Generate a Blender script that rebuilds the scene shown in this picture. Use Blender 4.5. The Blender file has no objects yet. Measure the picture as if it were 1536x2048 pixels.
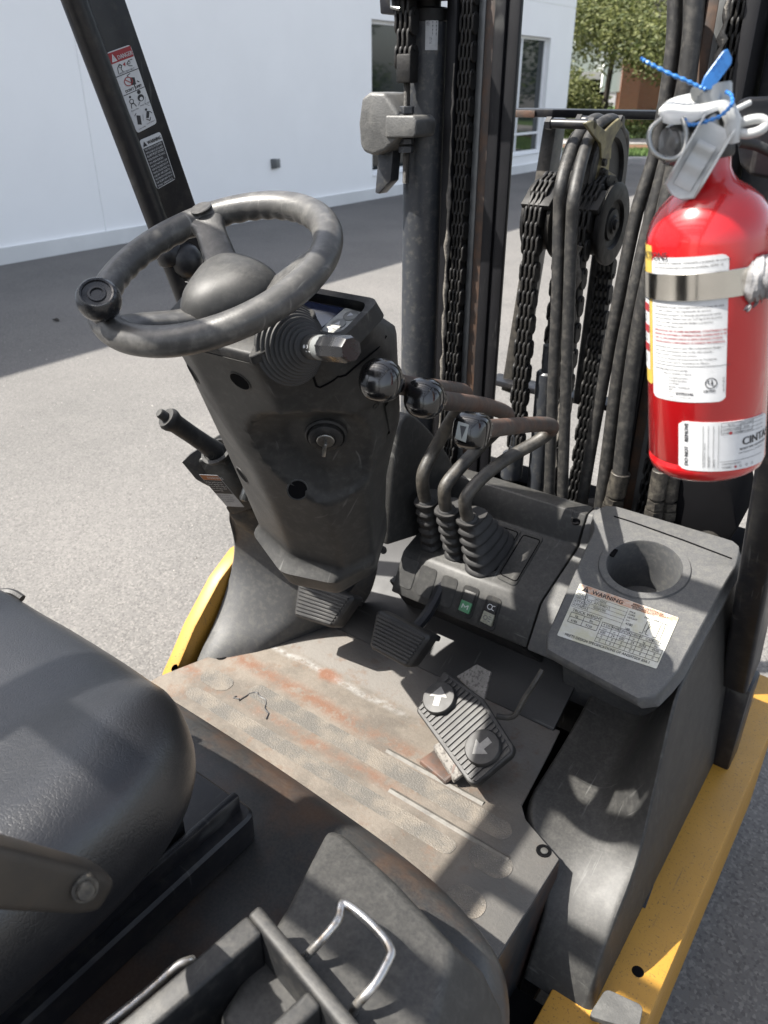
import bpy, bmesh, math, random
from mathutils import Vector as V, Matrix, Quaternion
random.seed(7)
R = math.radians
sc = bpy.context.scene
col = sc.collection
# ------------------------------------------------------------------ camera
cd = bpy.data.cameras.new('camera')
cam = bpy.data.objects.new('camera', cd); col.objects.link(cam)
cam.location = (0.70, 0.0, 1.70)
cam.rotation_euler = (R(90 - 28.6), 0, R(36.7))
cd.sensor_fit = 'VERTICAL'; cd.sensor_height = 36; cd.lens = 1560 / 2048 * 36
cd.clip_start = .02; cd.clip_end = 500
cd.dof.use_dof = True; cd.dof.focus_distance = 1.15; cd.dof.aperture_fstop = 8.0
sc.camera = cam
# ------------------------------------------------------------------ sky and sun
SUN_EL, TO_SUN = R(52.5), V((-.475, -.380, .792))
w = bpy.data.worlds.new('World'); sc.world = w; w.use_nodes = True
nt = w.node_tree; nt.nodes.clear()
sky = nt.nodes.new('ShaderNodeTexSky'); sky.sky_type = 'NISHITA'; sky.sun_disc = False
sky.sun_elevation = SUN_EL; sky.sun_rotation = math.atan2(TO_SUN.x, TO_SUN.y)
sky.air_density = 1.0; sky.dust_density = 2.5; sky.ozone_density = 1.0
bg = nt.nodes.new('ShaderNodeBackground'); bg.inputs[1].default_value = .13
wo = nt.nodes.new('ShaderNodeOutputWorld')
hs = nt.nodes.new('ShaderNodeHueSaturation'); hs.inputs['Saturation'].default_value = .52   # sky colour muted so the shaded wall is less blue
nt.links.new(sky.outputs[0], hs.inputs['Color']); nt.links.new(hs.outputs[0], bg.inputs[0]); nt.links.new(bg.outputs[0], wo.inputs[0])
sd = bpy.data.lights.new('sun', 'SUN'); sd.energy = 5.0; sd.angle = R(.53); sd.color = (1, .955, .88)
sun = bpy.data.objects.new('sun', sd); col.objects.link(sun)
sun.rotation_euler = (-TO_SUN).to_track_quat('-Z', 'Y').to_euler()
sc.view_settings.view_transform = 'Standard'; sc.view_settings.look = 'None'
sc.view_settings.exposure = 1.45; sc.view_settings.gamma = 1; sc.view_settings.use_curve_mapping = False
sc.render.engine = 'CYCLES'
sc.cycles.max_bounces = 6; sc.cycles.diffuse_bounces = 4; sc.cycles.glossy_bounces = 3
sc.cycles.transmission_bounces = 4; sc.cycles.sample_clamp_indirect = 6
sc.cycles.caustics_reflective = False; sc.cycles.caustics_refractive = False
sc.cycles.use_denoising = True

# ------------------------------------------------------------------ mesh helpers
class MB:
    def __init__(s): s.bm = bmesh.new()
    def add(s, t):
        me = bpy.data.meshes.new('tmp'); t.to_mesh(me); t.free(); s.bm.from_mesh(me); bpy.data.meshes.remove(me); return s
    def raw(s, vs, fs, bev=0, seg=2, ang=30):
        t = bmesh.new(); vv = [t.verts.new(v) for v in vs]
        for f in fs:
            try: t.faces.new([vv[i] for i in f])
            except ValueError: pass
        bmesh.ops.recalc_face_normals(t, faces=t.faces[:])
        if bev:
            es = [e for e in t.edges if len(e.link_faces) == 2 and e.calc_face_angle(0) > R(ang)]
            bmesh.ops.bevel(t, geom=es, offset=bev, segments=seg, profile=.5, affect='EDGES', clamp_overlap=True)
        return s.add(t)
    def box(s, c, sz, rot=None, bev=0, seg=2):
        M = rot if rot is not None else Matrix.Identity(3)
        vs = [V(c) + M @ V((x * sz[0] / 2, y * sz[1] / 2, z * sz[2] / 2)) for x in (-1, 1) for y in (-1, 1) for z in (-1, 1)]
        return s.raw(vs, [(0, 1, 3, 2), (4, 6, 7, 5), (0, 4, 5, 1), (2, 3, 7, 6), (0, 2, 6, 4), (1, 5, 7, 3)], bev, seg)
    def hexa(s, lo, hi, bev=0, seg=2):          # two quads (lists of 4 points)
        vs = [V(p) for p in lo] + [V(p) for p in hi]
        return s.raw(vs, [(0, 1, 2, 3), (7, 6, 5, 4), (0, 4, 5, 1), (1, 5, 6, 2), (2, 6, 7, 3), (3, 7, 4, 0)], bev, seg)
    def prism(s, poly, vec, bev=0, seg=2):
        n = len(poly); vs = [V(p) for p in poly] + [V(p) + V(vec) for p in poly]
        return s.raw(vs, [tuple(range(n)), tuple(range(2 * n - 1, n - 1, -1))] + [(i, (i + 1) % n, n + (i + 1) % n, n + i) for i in range(n)], bev, seg)
    def loft(s, rings, cap0=True, cap1=True, closed=True, bev=0, seg=2, ang=30):
        n = len(rings[0]); vs = [V(p) for r in rings for p in r]; fs = []
        for k in range(len(rings) - 1):
            for i in range(n if closed else n - 1):
                j = (i + 1) % n; fs.append((k * n + i, k * n + j, (k + 1) * n + j, (k + 1) * n + i))
        if cap0: fs.append(tuple(range(n)))
        if cap1: fs.append(tuple((len(rings) - 1) * n + i for i in range(n - 1, -1, -1)))
        return s.raw(vs, fs, bev, seg, ang)
    def lathe(s, prof, o, axis, n=24, cap=True, ref=None):
        a = V(axis).normalized(); u = (V(ref) if ref else a.orthogonal()).normalized(); u = (u - a * u.dot(a)).normalized(); v = a.cross(u)
        return s.loft([[V(o) + a * h + (u * math.cos(2 * math.pi * i / n) + v * math.sin(2 * math.pi * i / n)) * max(r, 1e-5) for i in range(n)] for r, h in prof], cap, cap)
    def cyl(s, a, b, r, n=16, r2=None, bev=0):
        a, b = V(a), V(b); L = (b - a).length
        if bev: return s.lathe([(r - bev, 0), (r, bev), (r, L - bev), (r - bev, L)], a, b - a, n)
        return s.lathe([(r, 0), (r if r2 is None else r2, L)], a, b - a, n)
    def tube(s, pts, r, n=12, closed=False, cap=True, up=None):
        P = [V(p) for p in pts]; m = len(P); rr = r if isinstance(r, (list, tuple)) else [r] * m
        T = []
        for i in range(m):
            a = P[(i - 1) % m] if (closed or i) else P[0]; b = P[(i + 1) % m] if (closed or i < m - 1) else P[-1]
            T.append((b - a).normalized())
        u = V(up) if up else T[0].orthogonal(); rings = []
        for i in range(m):
            u = (u - T[i] * u.dot(T[i])).normalized(); v = T[i].cross(u)
            rings.append([P[i] + (u * math.cos(2 * math.pi * k / n) + v * math.sin(2 * math.pi * k / n)) * rr[i] for k in range(n)])
        if closed: rings.append(rings[0]); return s.loft(rings, False, False)
        return s.loft(rings, cap, cap)
    def plate(s, P, t, bev=.001, rad=0, seg=3):  # thin plate: polygon P (3D), thickness t along its normal (pointing up / to camera side first)
        P = [V(p) for p in P]
        n = sum(((P[i] - P[0]).cross(P[i + 1] - P[0]) for i in range(1, len(P) - 1)), V()).normalized()
        if n.dot(V((.70, 0, 1.7)) - P[0]) < 0: n = -n
        if rad: P = roundpoly(P, rad)
        return s.prism(P, n * t, bev, 1)
    def build(s, name, mat, parent=None, smooth=40, subd=0, kind=None, label=None):
        me = bpy.data.meshes.new(name)
        bmesh.ops.remove_doubles(s.bm, verts=s.bm.verts[:], dist=1e-6)
        s.bm.to_mesh(me); s.bm.free()
        if smooth:
            me.polygons.foreach_set('use_smooth', [True] * len(me.polygons)); me.set_sharp_from_angle(angle=R(smooth))
        if mat: me.materials.append(mat)
        o = bpy.data.objects.new(name, me); col.objects.link(o)
        if parent is not None: o.parent = parent
        if subd:
            m = o.modifiers.new('subdivision', 'SUBSURF'); m.levels = m.render_levels = subd
        if kind: o['kind'] = kind
        if label: o['label'] = label
        return o
def roundpoly(P, rad, n=5):
    out = []; m = len(P)
    for i in range(m):
        a, b, c = V(P[i - 1]), V(P[i]), V(P[(i + 1) % m]); d1, d2 = (a - b), (c - b)
        k = min(rad, d1.length * .45, d2.length * .45); p, q = b + d1.normalized() * k, b + d2.normalized() * k
        for j in range(n + 1):
            t = j / n; out.append(p * (1 - t) ** 2 + b * 2 * t * (1 - t) + q * t * t)
    return out
def spline(P, n=6, closed=False):
    P = [V(p) for p in P]; m = len(P); out = []
    for i in range(m if closed else m - 1):
        if closed: a, b, c, d = P[i - 1], P[i], P[(i + 1) % m], P[(i + 2) % m]
        else: a, b, c, d = P[max(i - 1, 0)], P[i], P[i + 1], P[min(i + 2, m - 1)]
        for j in range(n):
            t = j / n
            out.append(.5 * (2 * b + (c - a) * t + (2 * a - 5 * b + 4 * c - d) * t * t + (3 * b - 3 * c + d - a) * t ** 3))
    if not closed: out.append(P[-1])
    return out
def empty(name, loc=(0, 0, 0)):
    o = bpy.data.objects.new(name, None); o.location = loc; o.empty_display_size = .2; col.objects.link(o); return o
def tag(o, label, cat, group=None):
    o['label'] = label; o['category'] = cat
    if group: o['group'] = group
    return o
def copy_to(o, parent, M):
    c = o.copy(); col.objects.link(c); c.parent = parent; c.matrix_local = M; return c
def S(t): t = max(0., min(1., t)); return t * t * (3 - 2 * t)
def lerp(a, b, t): return a + (b - a) * t

# ------------------------------------------------------------------ flat print: lettering and rules mapped on to a surface
_tc = {}
def text2d(txt):
    if txt in _tc: return _tc[txt]
    c = bpy.data.curves.new('t', 'FONT'); c.body = txt; c.size = 1; c.resolution_u = 2; c.fill_mode = 'FRONT'
    o = bpy.data.objects.new('t', c); me = o.to_mesh()
    vs = [(v.co.x, v.co.y) for v in me.vertices]; fs = [tuple(p.vertices) for p in me.polygons]
    wd = max([v[0] for v in vs] + [.01]); o.to_mesh_clear(); bpy.data.objects.remove(o); bpy.data.curves.remove(c)
    _tc[txt] = (vs, fs, wd); return _tc[txt]
def ink(name, items, fn, mat, parent):
    """items in surface units (metres): ('t',text,x,y,height[,rot,bold,wscale]) ('r',x0,y0,x1,y1) ('p',points) ('l',pts,width) ('c',x,y,r,width)"""
    bm = bmesh.new()
    def put(vs, fs):
        vv = [bm.verts.new(fn(x, y)) for x, y in vs]
        for f in fs:
            try: bm.faces.new([vv[i] for i in f])
            except ValueError: pass
    def line(a, b, wd):
        dx, dy = b[0] - a[0], b[1] - a[1]; L = math.hypot(dx, dy) or 1e-9; nx, ny = -dy / L * wd / 2, dx / L * wd / 2
        k = max(1, int(L / .006)); vs, fs = [], []
        for i in range(k + 1):
            x, y = a[0] + dx * i / k, a[1] + dy * i / k; vs += [(x + nx, y + ny), (x - nx, y - ny)]
        for i in range(k): fs.append((2 * i, 2 * i + 1, 2 * i + 3, 2 * i + 2))
        put(vs, fs)
    for it in items:
        if it[0] == 'f':                                        # text squeezed to a width
            _, tx, x, y, h, mw = it[:6]; wd = text2d(tx)[2] * h / .72; it = ('t', tx, x, y, h, 0, it[6] if len(it) > 6 else 0, min(1, mw / wd))
        if it[0] == 't':
            _, tx, x, y, h = it[:5]; rot = it[5] if len(it) > 5 else 0; bold = it[6] if len(it) > 6 else 0; ws = it[7] if len(it) > 7 else 1
            vs, fs, wd = text2d(tx); c, s_ = math.cos(rot), math.sin(rot); k = h / .72
            for b in ([0] if not bold else [-bold, bold]):
                put([(x + (vx * ws * k + b) * c - vy * k * s_, y + (vx * ws * k + b) * s_ + vy * k * c) for vx, vy in vs], fs)
        elif it[0] == 'r':
            _, x0, y0, x1, y1 = it; line((x0, (y0 + y1) / 2), (x1, (y0 + y1) / 2), abs(y1 - y0))
        elif it[0] == 'p': put(it[1], [tuple(range(len(it[1])))])
        elif it[0] == 'l':
            for a, b in zip(it[1][:-1], it[1][1:]): line(a, b, it[2])
        elif it[0] == 'c':
            _, x, y, r, wd = it; n = 20
            if wd >= r: put([(x + r * math.cos(6.2832 * i / n), y + r * math.sin(6.2832 * i / n)) for i in range(n)], [tuple(range(n))])
            else:
                P = [(x + q * math.cos(6.2832 * i / n), y + q * math.sin(6.2832 * i / n)) for i in range(n) for q in (r, r - wd)]
                put(P, [(2 * i, 2 * i + 1, (2 * i + 3) % (2 * n), (2 * i + 2) % (2 * n)) for i in range(n)])
    me = bpy.data.meshes.new(name); bm.to_mesh(me); bm.free(); me.materials.append(mat)
    o = bpy.data.objects.new(name, me); col.objects.link(o); o.parent = parent; return o
def quadmap(TL, TR, BR, BL, w_, h_, off=.0006):
    TL, TR, BR, BL = V(TL), V(TR), V(BR), V(BL); n = (TR - TL).cross(BL - TL).normalized()
    if n.dot(V((.7, 0, 1.7)) - TL) < 0: n = -n
    def f(x, y):
        u, v = x / w_, 1 - y / h_
        return (TL * (1 - u) * (1 - v) + TR * u * (1 - v) + BR * u * v + BL * (1 - u) * v) + n * off
    return f
def recess(sl, w_, sz, chars=9):
    return sl

# ------------------------------------------------------------------ materials
MATS = {}
KA = .66                                                       # albedo scale shared by all the truck's paints and plastics
def mat(name, c, rough=.5, metal=0., var=.12, vs=6., c2=None, amt=.0, ds=4., sharp=.12, bump=.0, bs=300., dust=0., coat=0., spec=.5, bdist=.001, rvar=.1, dustc=(.30, .27, .22), keep=0, scr=0., scrc=(.2, .2, .19)):
    """base colour with broad variation, a second colour in noise patches (dirt, rust, wear), dust lying on faces that look up, fine relief"""
    if not keep: c = tuple(q * KA for q in c); c2 = c2 and tuple(q * KA for q in c2); dustc = tuple(q * KA for q in dustc); scrc = tuple(q * KA for q in scrc)
    m = bpy.data.materials.new(name); m.use_nodes = True; nt = m.node_tree; N = nt.nodes; L = nt.links
    b = N['Principled BSDF']; b.inputs['Metallic'].default_value = metal
    b.inputs['Coat Weight'].default_value = coat; b.inputs['Coat Roughness'].default_value = .08 if name != 'black_vinyl' else .3; b.inputs['Specular IOR Level'].default_value = spec
    tc = N.new('ShaderNodeTexCoord')
    def noise(sc_, det=4, ro=.55):
        n = N.new('ShaderNodeTexNoise'); n.inputs['Scale'].default_value = sc_; n.inputs['Detail'].default_value = det; n.inputs['Roughness'].default_value = ro
        L.new(tc.outputs['Object'], n.inputs['Vector']); return n.outputs['Fac']
    def ramp(sk, a, b_):
        r = N.new('ShaderNodeMapRange'); r.interpolation_type = 'SMOOTHSTEP'; r.inputs['From Min'].default_value = a; r.inputs['From Max'].default_value = b_; L.new(sk, r.inputs['Value']); return r.outputs['Result']
    def mix(fac, A, B):
        x = N.new('ShaderNodeMix'); x.data_type = 'RGBA'
        if isinstance(fac, float): x.inputs[0].default_value = fac
        else: L.new(fac, x.inputs[0])
        for k, q in ((6, A), (7, B)):
            if isinstance(q, tuple): x.inputs[k].default_value = (*q, 1)
            else: L.new(q, x.inputs[k])
        return x.outputs[2]
    def mul(sk, k):
        x = N.new('ShaderNodeMath'); x.operation = 'MULTIPLY'; L.new(sk, x.inputs[0])
        if isinstance(k, (int, float)): x.inputs[1].default_value = k
        else: L.new(k, x.inputs[1])
        return x.outputs[0]
    lo = tuple(q * (1 - var) for q in c); hi = tuple(min(1, q * (1 + var)) for q in c)
    n1 = noise(vs, 6, .6); cc = mix(ramp(n1, .3, .7), lo, hi)
    if c2 is not None and amt > 0: cc = mix(ramp(noise(ds, 8, .65), .62 - amt * .35 - sharp, .62 - amt * .35 + sharp), cc, c2)
    if dust > 0:
        g = N.new('ShaderNodeNewGeometry'); sp = N.new('ShaderNodeSeparateXYZ'); L.new(g.outputs['Normal'], sp.inputs[0])
        f = mul(mul(ramp(sp.outputs['Z'], .2, .95), ramp(noise(vs * 45, 5, .6), .15, .85)), dust); cc = mix(f, cc, dustc)
    if scr > 0:                                                # fine scuffs: stretched noise in two directions
        for k, (rx, rz, sc3) in enumerate(((.4, .7, (9, 160, 14)), (1.1, -.5, (150, 8, 12)))):
            mp = N.new('ShaderNodeMapping'); mp.inputs['Rotation'].default_value = (rx, .3, rz); mp.inputs['Scale'].default_value = sc3; L.new(tc.outputs['Object'], mp.inputs['Vector'])
            n_ = N.new('ShaderNodeTexNoise'); n_.inputs['Scale'].default_value = 1; n_.inputs['Detail'].default_value = 3; L.new(mp.outputs[0], n_.inputs['Vector'])
            cc = mix(mul(mul(ramp(n_.outputs['Fac'], .64, .72), ramp(noise(7 + k * 4, 4), .48, .62)), scr), cc, scrc)
    L.new(cc, b.inputs['Base Color'])
    rr = N.new('ShaderNodeMapRange'); rr.inputs['To Min'].default_value = max(.02, rough - rvar); rr.inputs['To Max'].default_value = min(1, rough + rvar); L.new(noise(vs * 3, 5), rr.inputs['Value']); L.new(rr.outputs[0], b.inputs['Roughness'])
    if bump > 0:
        bp = N.new('ShaderNodeBump'); bp.inputs['Strength'].default_value = bump; bp.inputs['Distance'].default_value = bdist; L.new(noise(bs, 3), bp.inputs['Height']); L.new(bp.outputs[0], b.inputs['Normal'])
    MATS[name] = m; return m
plastic = mat('dark_grey_plastic', (.036, .036, .0355), .5, spec=.36, scr=.45, var=.06, vs=5, c2=(.062, .061, .058), amt=.14, ds=75, bump=.3, bs=900, bdist=.0004, dust=.25, dustc=(.19, .18, .16))
plastic_dk = mat('charcoal_plastic', (.019, .0195, .021), .5, spec=.32, scr=.35, var=.08, vs=5, c2=(.045, .043, .04), amt=.12, ds=70, bump=.3, bs=900, bdist=.0004, dust=.25, dustc=(.16, .15, .13))
plastic_lt = mat('weathered_sunlit_grey_plastic', (.090, .092, .096), .58, spec=.35, scr=.5, var=.07, vs=9, c2=(.125, .125, .12), amt=.2, ds=90, bump=.35, bs=700, bdist=.0005, dust=.4, dustc=(.26, .25, .23))
wheelm = mat('worn_steering_wheel_rubber', (.072, .070, .067), .40, scr=.7, scrc=(.32, .31, .29), var=.08, vs=9, c2=(.15, .145, .135), amt=.12, ds=60, sharp=.16, bump=.35, bs=420, bdist=.0005, rvar=.12)
rubber = mat('black_rubber', (.018, .018, .019), .55, var=.2, vs=20, c2=(.045, .043, .04), amt=.3, ds=30, bump=.2, bs=500, dust=.15, dustc=(.12, .11, .1))
boot_m = mat('dusty_boot_rubber', (.03, .03, .031), .6, var=.2, vs=30, dust=.4, dustc=(.14, .13, .12))
gloss = mat('glossy_black_knob', (.008, .008, .009), .20, var=.1, coat=.6, rvar=.06, bump=.15, bs=60)
blackpaint = mat('black_painted_steel', (.014, .0145, .018), .36, spec=.4, scr=.3, var=.15, vs=6, c2=(.04, .037, .034), amt=.06, ds=40, bump=.15, bs=120, rvar=.12)
greasy = mat('greasy_black_steel', (.008, .008, .0085), .58, spec=.35, var=.3, vs=20, c2=(.03, .027, .023), amt=.12, ds=12, bump=.4, bs=160, rvar=.2)
caked = mat('caked_grease', (.17, .155, .135), .85, var=.35, vs=90, bump=.9, bs=220, bdist=.002)
mastgrey = mat('grey_mast_steel', (.040, .044, .052), .40, scr=.4, var=.08, vs=3, c2=(.11, .108, .10), amt=.06, ds=70, bump=.15, bs=140)
oldrail = mat('rusty_brown_rail', (.10, .055, .033), .6, var=.3, vs=14, c2=(.045, .035, .03), amt=.4, ds=20, bump=.3, bs=150)
barerail = mat('bare_steel_strip', (.17, .175, .175), .4, metal=.3, var=.2, vs=10)
castgrey = mat('rough_cast_bracket', (.10, .10, .098), .5, var=.2, vs=18, c2=(.16, .158, .15), amt=.16, ds=30, bump=.7, bs=300, bdist=.001, dust=.2, dustc=(.27, .25, .21))
steel = mat('zinc_plated_steel', (.42, .42, .40), .34, metal=.8, var=.15, vs=20, c2=(.24, .22, .19), amt=.2, ds=30)
wire = mat('worn_wire_steel', (.50, .49, .47), .3, keep=1, metal=.85, var=.15, vs=40, c2=(.28, .22, .15), amt=.15, ds=60)
chrome = mat('polished_band_steel', (.62, .60, .55), .16, keep=1, metal=1., var=.06, vs=30, rvar=.05)
rust_rod = mat('rust_stained_rod', (.135, .078, .056), .5, var=.3, vs=26, c2=(.09, .075, .068), amt=.4, ds=35, bump=.4, bs=250, rvar=.15)
rod_grey = mat('dirty_grey_rod', (.048, .045, .041), .5, var=.3, vs=30, c2=(.10, .09, .076), amt=.25, ds=45, bump=.3, bs=300)
yellow = mat('scuffed_yellow_paint', (.56, .292, .040), .5, scr=.5, scrc=(.16, .11, .06), var=.08, vs=7, c2=(.26, .15, .04), amt=.03, ds=230, sharp=.03, bump=.15, bs=200)
olive = mat('yellow_zinc_bracket', (.30, .26, .13), .45, metal=.4, var=.25, vs=25, c2=(.14, .12, .07), amt=.3, ds=40)
hose_m = mat('dusty_hydraulic_hose', (.025, .0245, .024), .55, var=.2, vs=30, c2=(.075, .07, .063), amt=.2, ds=70, bump=.35, bs=500)
fit_m = mat('oily_hose_fitting', (.16, .145, .12), .5, metal=.5, var=.35, vs=50, c2=(.06, .055, .05), amt=.4, ds=70, bump=.5, bs=260)
leather = mat('black_vinyl', (.013, .0135, .016), .36, var=.12, vs=10, coat=.22, spec=.75, rvar=.05)
red = mat('red_enamel', (.60, .010, .014), .24, scr=.25, scrc=(.6, .25, .22), var=.06, vs=8, coat=.7, rvar=.05)
white_l = mat('white_label', (.80, .81, .82), .4, var=.05, vs=60, rvar=.08)
silver_l = mat('silver_label', (.55, .56, .57), .35, var=.1, vs=80)
plate_l = mat('faded_data_plate', (.74, .74, .71), .4, var=.08, vs=30, c2=(.62, .60, .44), amt=.4, ds=25, sharp=.2)
orange_l = mat('faded_orange_print', (.62, .33, .20), .5, var=.15, vs=60, c2=(.68, .55, .45), amt=.35, ds=90)
red_l = mat('red_print', (.42, .03, .04), .45, var=.1, vs=60)
yell_l = mat('yellow_print', (.75, .52, .10), .4, var=.05)
dark_l = mat('black_print', (.03, .03, .035), .5, var=.1)
grey_l = mat('grey_print', (.12, .12, .13), .5, var=.1)
alu = mat('white_handle_enamel', (.66, .67, .66), .35, var=.06, vs=40, rvar=.08)
silverv = mat('machined_valve', (.42, .42, .40), .3, metal=.9, var=.08, vs=30)
blue = mat('blue_plastic', (.04, .24, .68), .4, var=.15, vs=60)
tape_m = mat('frayed_grey_tape', (.34, .34, .35), .5, var=.25, vs=70, c2=(.22, .21, .20), amt=.25, ds=60, bump=.5, bs=150, bdist=.002)
screen_m = mat('display_glass', (.03, .04, .09), .12, var=.1, coat=.5)
whitepad = mat('faded_button_panel', (.62, .62, .59), .5, var=.12, vs=120)
greenlit = mat('green_switch_lens', (.10, .32, .16), .3, var=.2, vs=200)
amber = mat('yellowed_switch_lens', (.36, .36, .28), .4, var=.25, vs=200)
white_p = mat('white_wall_paint', (.88, .885, .885), .7, keep=1, var=.02, vs=.8, bump=.1, bs=60)
concrete = mat('pale_concrete', (.50, .46, .45), .8, var=.12, vs=3, c2=(.38, .375, .36), amt=.3, ds=6, bump=.3, bs=90, bdist=.002)
winframe = mat('white_window_frame', (.78, .79, .80), .4, keep=1, var=.03)
bark = mat('tree_bark', (.04, .032, .026), .9, var=.35, vs=12, bump=.8, bs=25, bdist=.01)
arrow_m = mat('grey_arrow_paint', (.32, .31, .29), .5, var=.15, vs=120)
tan_steel = mat('dusty_pedal_bracket', (.24, .225, .205), .7, var=.15, vs=30, c2=(.10, .09, .08), amt=.22, ds=160, sharp=.05, bump=.4, bs=300)
railblack = mat('black_rail_paint', (.011, .011, .013), .45, spec=.25, scr=.25, var=.1, vs=8, bump=.1, bs=90)
found = mat('pale_foundation', (.66, .665, .66), .8, keep=1, var=.05, vs=2, bump=.2, bs=80)
fire_m = mat('shaded_firewall_paint', (.017, .017, .018), .55, scr=.4, var=.15, vs=8, dust=.15, dustc=(.12, .11, .10))  # the footwell's shade is put into this dark colour
void = mat('shade_black', (.007, .007, .008), .9, spec=.05, var=.2)  # near-black stands in for shade in holes, recesses and dark corners

def nodes(m): return m.node_tree.nodes, m.node_tree.links, m.node_tree.nodes['Principled BSDF']
def tex(N, L, kind, scale, src='Object', **kw):
    tc = N.new('ShaderNodeTexCoord'); t = N.new(kind); t.inputs['Scale'].default_value = scale
    for k, v in kw.items():
        if k in t.inputs: t.inputs[k].default_value = v
        else: setattr(t, k, v)
    L.new(tc.outputs[src], t.inputs['Vector']); return t
def addbump(m, sock, strength, dist):
    N, L, b = nodes(m); bp = N.new('ShaderNodeBump'); bp.inputs['Strength'].default_value = strength; bp.inputs['Distance'].default_value = dist
    L.new(sock, bp.inputs['Height'])
    if b.inputs['Normal'].links: L.new(b.inputs['Normal'].links[0].from_socket, bp.inputs['Normal'])
    L.new(bp.outputs[0], b.inputs['Normal'])
# vinyl grain: fine creases
N, L, b = nodes(leather)
tcl = N.new('ShaderNodeTexCoord'); nzl = N.new('ShaderNodeTexNoise'); nzl.inputs['Scale'].default_value = 45; nzl.inputs['Detail'].default_value = 3; L.new(tcl.outputs['Object'], nzl.inputs['Vector'])
vm = N.new('ShaderNodeVectorMath'); vm.operation = 'MULTIPLY_ADD'; vm.inputs[1].default_value = (.022, .022, .022); L.new(nzl.outputs['Color'], vm.inputs[0]); L.new(tcl.outputs['Object'], vm.inputs[2])
for sc_, st_ in ((210, .17), (450, .08)):
    vor = N.new('ShaderNodeTexVoronoi'); vor.feature = 'DISTANCE_TO_EDGE'; vor.inputs['Scale'].default_value = sc_; L.new(vm.outputs[0], vor.inputs['Vector'])
    cr_ = N.new('ShaderNodeMapRange'); cr_.interpolation_type = 'SMOOTHSTEP'; cr_.inputs['From Max'].default_value = .16; L.new(vor.outputs['Distance'], cr_.inputs['Value']); addbump(leather, cr_.outputs[0], st_, .0010)

def mapr(N, L, s, a, b_, lo=0, hi=1):
    r = N.new('ShaderNodeMapRange'); r.interpolation_type = 'SMOOTHSTEP'
    r.inputs['From Min'].default_value = a; r.inputs['From Max'].default_value = b_; r.inputs['To Min'].default_value = lo; r.inputs['To Max'].default_value = hi
    L.new(s, r.inputs['Value']); return r.outputs['Result']
def mth(N, L, op, a, b_):
    x = N.new('ShaderNodeMath'); x.operation = op
    for i, q in enumerate((a, b_)):
        if isinstance(q, (int, float)): x.inputs[i].default_value = q
        else: L.new(q, x.inputs[i])
    return x.outputs[0]
def mixc(N, L, f, A, B):
    x = N.new('ShaderNodeMix'); x.data_type = 'RGBA'
    if isinstance(f, (int, float)): x.inputs[0].default_value = f
    else: L.new(f, x.inputs[0])
    for k, q in ((6, A), (7, B)):
        if isinstance(q, tuple): x.inputs[k].default_value = (*q, 1)
        else: L.new(q, x.inputs[k])
    return x.outputs[2]
def custom(name, rough=.8):
    m = bpy.data.materials.new(name); m.use_nodes = True; N, L, b = nodes(m); b.inputs['Roughness'].default_value = rough; return m, N, L, b

# dusty, rust streaked floor plate
floor_m, N, L, b = custom('dusty_rusty_floor_plate', .82)
tc = N.new('ShaderNodeTexCoord'); sp = N.new('ShaderNodeSeparateXYZ'); L.new(tc.outputs['Object'], sp.inputs[0])
n1 = tex(N, L, 'ShaderNodeTexNoise', 9, Detail=9, Roughness=.68).outputs['Fac']
n2 = tex(N, L, 'ShaderNodeTexNoise', 42, Detail=6, Roughness=.7).outputs['Fac']
n3 = tex(N, L, 'ShaderNodeTexNoise', 5, Detail=6, Roughness=.6).outputs['Fac']
c = mixc(N, L, mapr(N, L, n1, .35, .65), (.095, .082, .068), (.158, .136, .112))
def band(y0, wd, x0=-9, x1=9):
    d = mth(N, L, 'ABSOLUTE', mth(N, L, 'SUBTRACT', mth(N, L, 'ADD', sp.outputs['Y'], mth(N, L, 'MULTIPLY', n3, .03)), y0 + .015), 0)
    return mapr(N, L, mth(N, L, 'ADD', d, mth(N, L, 'MULTIPLY', n2, wd * .9)), wd * 1.35, wd * .45)
left = mapr(N, L, sp.outputs['X'], .20, .05)
rust = mth(N, L, 'MULTIPLY', mth(N, L, 'MAXIMUM', band(.890, .034), band(.800, .026)), mth(N, L, 'MULTIPLY', left, mth(N, L, 'MULTIPLY', mapr(N, L, n1, .36, .56), mapr(N, L, n2, .36, .54))))
c = mixc(N, L, mth(N, L, 'MULTIPLY', rust, .85), c, (.135, .060, .032))
white = mth(N, L, 'MULTIPLY', band(.965, .016), mth(N, L, 'MULTIPLY', mapr(N, L, sp.outputs['X'], .1, -.02), mapr(N, L, n1, .3, .55)))
front = mth(N, L, 'MULTIPLY', mapr(N, L, sp.outputs['Y'], .965, .995), .8)
c = mixc(N, L, front, c, (.175, .165, .152))
c = mixc(N, L, mth(N, L, 'MULTIPLY', mth(N, L, 'MULTIPLY', white, mapr(N, L, n2, .35, .6)), .75), c, (.31, .31, .30))
spot = mapr(N, L, mth(N, L, 'ADD', mth(N, L, 'POWER', mth(N, L, 'ADD', mth(N, L, 'POWER', mth(N, L, 'SUBTRACT', sp.outputs['X'], -.165), 2.), mth(N, L, 'POWER', mth(N, L, 'MULTIPLY', mth(N, L, 'SUBTRACT', sp.outputs['Y'], .965), 1.6), 2.)), .5), mth(N, L, 'MULTIPLY', n2, .05)), .066, .036)
c = mixc(N, L, mth(N, L, 'MULTIPLY', spot, .8), c, (.16, .064, .032))
n4 = tex(N, L, 'ShaderNodeTexNoise', 160, Detail=5, Roughness=.75).outputs['Fac']; n5 = tex(N, L, 'ShaderNodeTexNoise', 22, Detail=8, Roughness=.72).outputs['Fac']
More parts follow.
